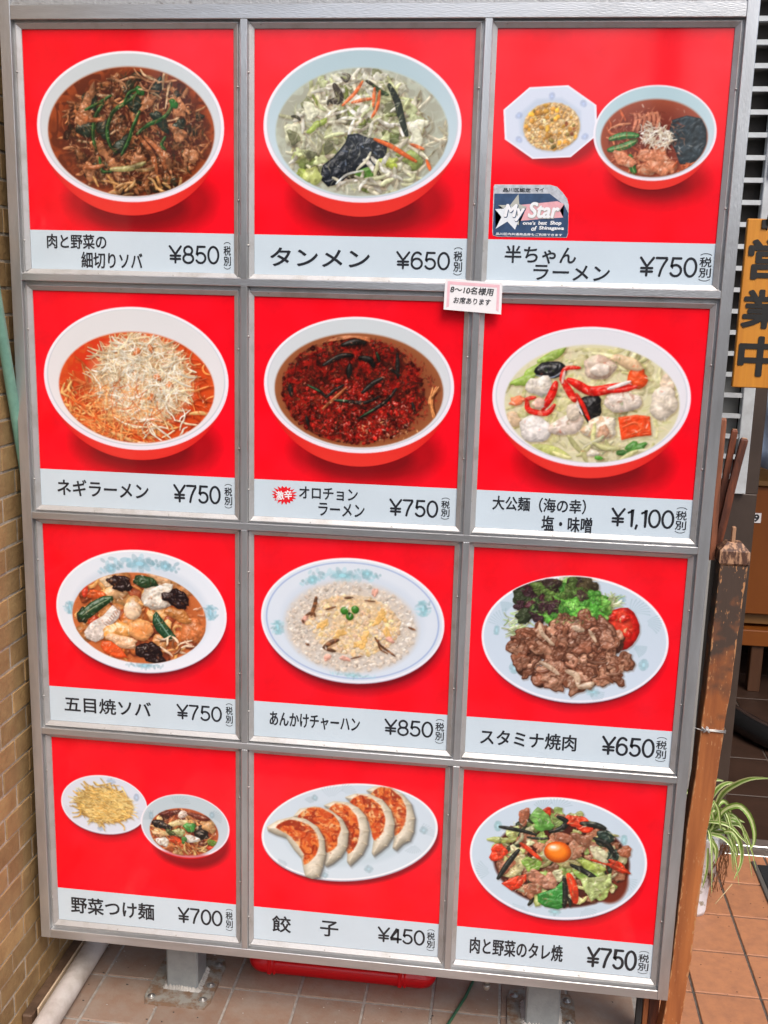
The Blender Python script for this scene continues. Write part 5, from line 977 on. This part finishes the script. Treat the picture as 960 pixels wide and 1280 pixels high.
# ---------------------------------------------------------------- things around the board
cr = empty('plastic_crate', (.6, .33, 0), 'bright red plastic crate lying on the tiles under the menu board', 'crate')
g = G(); pts = []
def rr(x0, x1, y0, y1, r, n=6):
    P = []
    for cx, cy, a0 in ((x1 - r, y0 + r, -90), (x1 - r, y1 - r, 0), (x0 + r, y1 - r, 90), (x0 + r, y0 + r, 180)):
        for i in range(n + 1): a = math.radians(a0 + 90 * i / n); P.append((cx + r * math.cos(a), cy + r * math.sin(a)))
    return P
lv_ = [(.012, 0), (.004, .006), (.0, .018), (.0, .030), (.008, .034), (.008, .16), (0, .165), (0, .18)]
for d_, z_ in lv_: pts += [(a, b, z_) for a, b in rr(.380 + d_, .820 - d_, .183 + d_, .52 - d_, .03)]
n_ = len(rr(0, 1, 0, 1, .1)); g.add(pts, [(i * n_ + j, i * n_ + (j + 1) % n_, (i + 1) * n_ + (j + 1) % n_, (i + 1) * n_ + j) for i in range(len(lv_) - 1) for j in range(n_)] + [tuple(range(n_))[::-1]], 0, True)
o = obj('body', g, REDP, cr); o.modifiers.new('t', 'SOLIDIFY').thickness = -.004
for x in (.425, .735): g = G(); g.bbox(x, x + .010, .178, .194, .002, .17, .002); g.bbox(x + .014, x + .020, .179, .194, .002, .17, .002); obj('rib', g, REDP, cr)
g = G(); g.bbox(.445, .735, .1815, .188, .031, .036, .001); obj('rim_ledge', g, REDP, cr)
g = G(); g.tube([(.925, .30, .004), (.912, .24, .004), (.894, .17, .004), (.877, .12, .004), (.860, .07, .004), (.82, -.05, .004), (.74, -.3, .004)], .0036, 8); tag(obj('green_cable', g, GREENC), 'thin dark green cable running over the tiles right of the red crate', 'cable')
g = G(); g.tube([(.002, -.5, .026)] + [(.003 - .002 * math.sin(y * 6), y, .026) for y in np.linspace(-.4, .8, 20)], .0255, 22); g.tube([(.003, -.16, .026), (.003, -.13, .026)], .0285, 22); tag(obj('drain_pipe', g, PVC), 'grimy white plastic pipe lying on the floor along the brick wall', 'pipe')
g = G(); g.bbox(-.0600, -.037, -.075, .9, .0, .028, .003); tag(obj('floor_rail', g, RAILB), 'brown rusty rail at the foot of the brick wall', 'rail')
g = G(); g.bbox(-.0335, -.0295, -.055, .9, .0, .033, .001); tag(obj('wooden_strip', g, CREAM), 'thin cream strip squeezed between the brown rail and the white pipe', 'strip')
a, b = Vector((-.035, -.10, 1.64)), Vector((-.046, .045, 1.14)); g = G(); g.tube([a + (b - a) * t for t in np.linspace(-.15, 1.1, 12)], .0105, 14); tag(obj('teal_pole', g, TEAL), 'pale teal painted pole leaning between the brick wall and the menu board', 'pole')

# wooden post lashed beside the board
wp = empty('wooden_post', (1.32, .03, 0), 'tall worn wooden post at the right edge of the menu board, dark varnish peeling', 'post')
PXS = [(-.02, 1.292), (.15, 1.3105), (.35, 1.3175), (.56, 1.320), (.70, 1.327), (.92, 1.332), (1.10, 1.3345)]; wd_ = [.036, .036, .037, .040, .042, .047, .050]
g = G(); v = []; edge = []
zz = np.linspace(-.02, 1.10, 40)
for z in zz:
    x = float(np.interp(z, [p[0] for p in PXS], [p[1] for p in PXS])) + .0006 * math.sin(z * 31) + .0004 * math.sin(z * 77); w_ = float(np.interp(z, [p[0] for p in PXS], wd_)) + .0005 * math.sin(z * 53); e = .0035; d_ = .045; c_ = .0012
    for a, bb, ed in ((c_, 0, 1), (e + .002, 0, 0), (w_ - e - .002, 0, 0), (w_ - c_, 0, 1), (w_, c_, 1), (w_, e, 0), (w_, d_, 0), (0, d_, 0), (0, e, 0), (0, c_, 1)): v.append((x + a, .002 + bb, z)); edge.append(ed)
g.add(v, [(10 * i + j, 10 * i + (j + 1) % 10, 10 * i + 10 + (j + 1) % 10, 10 * i + 10 + j) for i in range(39) for j in range(10)] + [tuple(range(10))[::-1], tuple(390 + j for j in range(10))])
# varnish mask: real wear pattern in object space (dark varnish kept on the upper part, chipped along the arrises)
m = WOODO.copy(); m.name = 'peeling_varnish_post'; n = m.node_tree.nodes; l = m.node_tree.links; b_ = n['Principled BSDF']
tc = n.new('ShaderNodeTexCoord'); sx = n.new('ShaderNodeSeparateXYZ'); l.new(tc.outputs['Object'], sx.inputs[0]); ns = n.new('ShaderNodeTexNoise'); ns.inputs['Scale'].default_value = 26; ns.inputs['Detail'].default_value = 8; l.new(tc.outputs['Object'], ns.inputs[0])
mz = n.new('ShaderNodeMapRange'); mz.inputs[1].default_value = .70; mz.inputs[2].default_value = 1.0; mz.inputs[3].default_value = -.30; mz.inputs[4].default_value = .30; l.new(sx.outputs['Z'], mz.inputs[0])
ad = n.new('ShaderNodeMath'); ad.operation = 'ADD'; l.new(mz.outputs[0], ad.inputs[0]); l.new(ns.outputs[0], ad.inputs[1])
gt = n.new('ShaderNodeMapRange'); gt.inputs[1].default_value = .45; gt.inputs[2].default_value = .74; l.new(ad.outputs[0], gt.inputs[0])
old = b_.inputs['Base Color'].links[0].from_socket; mx = n.new('ShaderNodeMix'); mx.data_type = 'RGBA'; l.new(gt.outputs[0], mx.inputs[0]); l.new(old, mx.inputs[6]); mx.inputs[7].default_value = (.070, .044, .032, 1)
mp2 = n.new('ShaderNodeMapping'); mp2.inputs['Scale'].default_value = (1, 1, .3); l.new(tc.outputs['Object'], mp2.inputs[0]); n3 = n.new('ShaderNodeTexNoise'); n3.inputs['Scale'].default_value = 260; n3.inputs['Detail'].default_value = 4; l.new(mp2.outputs[0], n3.inputs[0])
at_ = n.new('ShaderNodeAttribute'); at_.attribute_name = 'Edge'; a2 = n.new('ShaderNodeMath'); a2.operation = 'MULTIPLY_ADD'; a2.inputs[1].default_value = .17; l.new(at_.outputs['Fac'], a2.inputs[0]); l.new(n3.outputs[0], a2.inputs[2])
n4 = n.new('ShaderNodeTexNoise'); n4.inputs['Scale'].default_value = 14; l.new(tc.outputs['Object'], n4.inputs[0]); a3 = n.new('ShaderNodeMath'); a3.operation = 'MULTIPLY_ADD'; a3.inputs[1].default_value = .30; l.new(n4.outputs[0], a3.inputs[0]); l.new(a2.outputs[0], a3.inputs[2])
g2 = n.new('ShaderNodeMapRange'); g2.inputs[1].default_value = .80; g2.inputs[2].default_value = .86; l.new(a3.outputs[0], g2.inputs[0]); m4 = n.new('ShaderNodeMix'); m4.data_type = 'RGBA'; l.new(g2.outputs[0], m4.inputs[0]); l.new(mx.outputs[2], m4.inputs[6]); m4.inputs[7].default_value = (.46, .22, .095, 1); l.new(m4.outputs[2], b_.inputs['Base Color'])
shaft = obj('shaft', g, m, wp); shaft.data.attributes.new('Edge', 'FLOAT', 'POINT').data.foreach_set('value', edge)
g = G(); x0, x1 = 1.3325, 1.3875
def ring(e, z, y0=.0, y1=.050): return [(x0 + e, y0 + e, z), (x1 - e, y0 + e, z), (x1 - e, y1 - e, z), (x0 + e, y1 - e, z)]
v = ring(.004, 1.1005) + ring(.0, 1.105) + ring(.0, 1.128) + ring(.014, 1.143); g.add(v, [(4 * i + j, 4 * i + (j + 1) % 4, 4 * i + 4 + (j + 1) % 4, 4 * i + 4 + j) for i in range(3) for j in range(4)] + [(3, 2, 1, 0), (12, 13, 14, 15)])
CAPM = mat('chipped_cap_wood', (.46, .25, .14), .6, 0, .1, 110, 1., 80, col2=(.085, .036, .022), stretch=(1, 1, .35), thr=(.40, .53)); obj('cap', g, CAPM, wp)
g = G(); g.bbox(1.354, 1.361, .016, .026, 1.140, 1.172, .001); obj('dowel', g, WOODE, wp)
g = G(); g.add([(1.3105, .0475, 0), (1.3105, .0, 0)], []); g = G(); g.bbox(1.273, 1.2835, .046, .06, 0, .186, .001); tag(obj('wooden_lath', g, WOODO), 'short orange lath under the right corner of the board frame', 'lath')
g = G(); g.bbox(1.2845, 1.307, .052, .12, 0, .1795, .002); tag(obj('brown_plank', g, WOODS), 'dark reddish plank end standing under the right corner of the board', 'plank')
for nm, lab, P_, r_ in (('wooden_stick', 'longest reddish stick rising rightmost behind the wooden post cap', [(1.338, .065, 1.12), (1.363, .035, 1.338)], .0068), ('wooden_stick', 'middle reddish stick fanning up behind the wooden post cap', [(1.334, .075, 1.12), (1.346, .045, 1.353)], .0056),
                        ('wooden_stick', 'pale worn stick standing against the edge of the aluminium frame', [(1.3265, .045, 1.10), (1.3205, .028, 1.375)], .0052), ('wooden_stick', 'short dark stick tip behind the pale worn stick', [(1.322, .085, 1.12), (1.3255, .06, 1.370)], .0056)):
    a, b = map(Vector, P_); d = (b - a).normalized(); u_ = d.cross(Vector((0, 1, 0))).normalized(); w_ = d.cross(u_); v = []
    for k, t in enumerate((0, .25, .5, .75, .985, 1.)):
        p = a.lerp(b, t); q_ = r_ * (1 + .05 * math.sin(5 * t + r_ * 900)) * (.72 if t == 1. else 1)
        for i, j in ((-1, -1), (1, -1), (1, 1), (-1, 1)): v.append(p + u_ * q_ * i + w_ * q_ * j * .8 + Vector((.0008 * math.sin(8 * t), 0, 0)))
    g = G(); g.add(v, [(4 * i + j, 4 * i + (j + 1) % 4, 4 * i + 4 + (j + 1) % 4, 4 * i + 4 + j) for i in range(5) for j in range(4)] + [(3, 2, 1, 0)], 0); g.add(v[-4:], [(0, 1, 2, 3)], 1)
    tag(obj(nm, g, [WOODS if 'pale' not in lab else STICKP, WOODE]), lab, 'stick', 'wooden sticks behind the post cap')
g = G(); zc = .768; W_ = .0009
for k in range(3): g.tube([(1.3275, -.0005 , zc + .002 * k), (1.345, -.001, zc + .001 + .0015 * k), (1.3745, -.0005, zc - .001 + .002 * k), (1.3755, .03, zc + .001 * k)], W_, 6)
g.tube([(1.329 + .006 * t + .003 * math.cos(t * 9), -.003 + .002 * math.sin(t * 9), zc + .003 + .006 * math.sin(t * 5)) for t in np.linspace(0, 2.4, 30)], W_, 6)
g.tube([(1.312, .0, zc + .006), (1.322, -.002, zc + .004), (1.334, -.003, zc)], W_ * .8, 6); tag(obj('tie_wire', g, WIREM), 'twisted galvanised wire tied around the worn wooden post', 'wire')

# spider plant in a chipped white pot
pot = empty('plant_pot', (1.475, .62, 0), 'tall chipped white pot standing on terracotta tiles behind the wooden post', 'pot')
g = G(); g.lathe(1.482, .62, [(.0, .0), (.026, .001), (.028, .012), (.027, .05), (.031, .10), (.038, .15), (.045, .19), (.052, .225), (.054, .235), (.050, .238), (.046, .225), (.040, .19), (.0, .185)], 36, 0, lambda a, z: .05 * math.sin(3 * a + z * 30) + .03 * math.sin(7 * a - z * 50)); obj('vessel', g, POTM, pot)
g = G()
for a0 in (.2, -.5, -1.1):
    g.tube([(1.482 + (.046 + .008 * math.sin(9 * t)) * math.cos(a0 + .5 * t) * (1 - .35 * t), .62 + .052 * math.sin(a0 + .5 * t) * (1 - .3 * t) - .004, .24 - .15 * t) for t in np.linspace(0, 1, 8)], [.008, .011, .012, .011, .009, .008, .006, .003], 8)
obj('wrap_fold', g, POTM, pot)
pl = empty('spider_plant', (1.475, .62, .2), 'variegated spider plant with long arching striped leaves in the white pot', 'plant')
def pxw(x, y, Y): u = CR.T @ np.array([(x - 480) / CF, -(y - 640) / CF, 1.]); p = CC + u * ((Y / W - CC[2]) / u[2]); return Vector((p[0] * W, Y, (p[1] + 5.1) * W))
def leaf(P, w, y0=.6, yd=.0, kinds=0):
    pts = [pxw(a, b, y0 + yd * i / (len(P) - 1)) for i, (a, b) in enumerate(P)]; m_ = len(pts); K = []
    for t in np.linspace(0, m_ - 1, 16):
        i = min(int(t), m_ - 2); f = t - i; gk = lambda k: pts[max(0, min(k, m_ - 1))]
        K.append(.5 * (2 * gk(i) + (gk(i + 1) - gk(i - 1)) * f + (2 * gk(i - 1) - 5 * gk(i) + 4 * gk(i + 1) - gk(i + 2)) * f * f + (3 * gk(i) - gk(i - 1) - 3 * gk(i + 1) + gk(i + 2)) * f ** 3))
    ribbon3(K, w, kinds)
def ribbon3(K, w, kinds=0):
    v = []; k = len(K); base = Vector((-.25, -1, .35)).normalized()
    for i, p in enumerate(K):
        t = (K[min(i + 1, k - 1)] - K[max(i - 1, 0)]).normalized(); s_ = t.cross(base); s_ = s_.normalized() if s_.length > .05 else Vector((1, 0, 0)); nn = s_.cross(t).normalized()
        u = i / (k - 1); q = w * (1 - u ** 3) * (.55 + .45 * min(1, u * 4)) + .0003
        for j in (-1, -.42, 0, .42, 1): v.append(p + s_ * q * j + nn * q * .45 * (abs(j)))
    f = []; mi = []
    for i in range(k - 1):
        for j in range(4): f.append((5 * i + j, 5 * i + j + 1, 5 * i + j + 6, 5 * i + j + 5)); mi.append((1 if j in (1, 2) else 0) if not kinds else (0 if j in (1, 2) else 1))
    g = G(); g.v = [tuple(p) for p in v]; g.f = f; g.m = mi; g.sm = [True] * len(f); o = obj('leaf', g, [LEAF, LEAFW], pl); return o
for P_, w_, y_, yd, kd in (([(893, 1012), (903, 992), (920, 980), (940, 973), (965, 973)], .0068, .58, -.08, 1), ([(888, 1000), (897, 986), (908, 979), (921, 979)], .006, .62, 0, 1), ([(895, 1026), (905, 1013), (918, 1007), (928, 1009), (938, 1022), (943, 1040), (942, 1055), (937, 1062)], .0075, .57, -.05, 0),
                           ([(884, 1027), (900, 1028), (915, 1034), (926, 1046), (938, 1058)], .0045, .57, -.03, 1), ([(886, 1042), (902, 1046), (913, 1056), (918, 1067)], .0048, .56, -.03, 1), ([(893, 1002), (898, 1012), (900, 1028), (901, 1038)], .004, .53, 0, 0),
                           ([(903, 1036), (920, 1044), (927, 1060), (926, 1080), (917, 1100)], .0058, .58, -.04, 1), ([(886, 1045), (892, 1055), (895, 1072)], .006, .55, 0, 0), ([(898, 1024), (915, 1022), (931, 1028)], .006, .6, -.02, 0), ([(900, 1030), (920, 1030), (929, 1036), (929, 1044)], .0045, .6, -.02, 1),
                           ([(888, 1018), (899, 1017), (914, 1016)], .0035, .6, 0, 1), ([(886, 1035), (895, 1040), (915, 1040), (922, 1048)], .006, .6, -.03, 1), ([(884, 990), (892, 976), (905, 976)], .004, .66, 0, 1), ([(905, 1040), (915, 1040), (923, 1052), (925, 1066)], .0052, .55, -.03, 0), ([(890, 1050), (896, 1062), (894, 1080)], .0045, .54, 0, 1),
                           ([(885, 1060), (884, 1085), (878, 1110)], .0035, .52, 0, 1), ([(890, 1015), (893, 1030), (887, 1040)], .006, .58, 0, 0), ([(912, 1044), (920, 1060), (922, 1072)], .004, .56, 0, 1)):
    leaf(P_, w_, y_, yd, kd)
random.seed(3)
for k in range(22):
    a = random.uniform(-1.9, 2.6); L = random.uniform(.07, .14); h = random.uniform(.02, .08); x, y, z = 1.475 + .02 * math.cos(a), .61 + .02 * math.sin(a), .235
    dr = Vector((math.cos(a), math.sin(a), 0)); K = [Vector((x, y, z)) + dr * L * t + Vector((0, 0, h * 4 * t * (1 - t) * 1. + h * .5 * t - .11 * t ** 3)) for t in np.linspace(0, 1, 12)]
    ribbon3(K, random.uniform(.0035, .006), 1 if k % 3 else 0)
g = G()
for k in range(34):
    x = 1.50 + .045 * random.random(); y = .56 + .05 * random.random(); L = random.uniform(.05, .15); g.tube([(x + .006 * math.sin(6 * t + k), y + .004 * math.cos(4 * t + k), .225 - L * t) for t in np.linspace(0, 1, 7)], random.uniform(.0006, .0014), 5)
o = obj('roots', g, ROOT, pl); o['kind'] = 'stuff'
g = G(); g.tube([pxw(915, 1105, .52), pxw(905, 1117, .50), pxw(894, 1130, .48)], .0013, 6); obj('dry_stem', g, STRAW, pl)

random.seed(21); g = G()
for k in range(150):
    x = random.uniform(-.0, 1.25); y = random.uniform(-.05, .30); q = random.uniform(.0006, .0022)
    g.box(x, x + q * random.uniform(1, 2.5), y, y + q, .0005, .0005 + q * .5, random.randint(0, 1))
for k in range(60):
    x = random.uniform(1.4, 1.9); y = random.uniform(.1, .85); q = random.uniform(.0006, .0018); g.box(x, x + q * 2, y, y + q, .0005, .0005 + q * .4, 1)
o = obj('floor_grit', g, [CEMENT, DARK]); o['kind'] = 'stuff'; tag(o, 'scattered grit and crumbs on the floor tiles', 'grit')
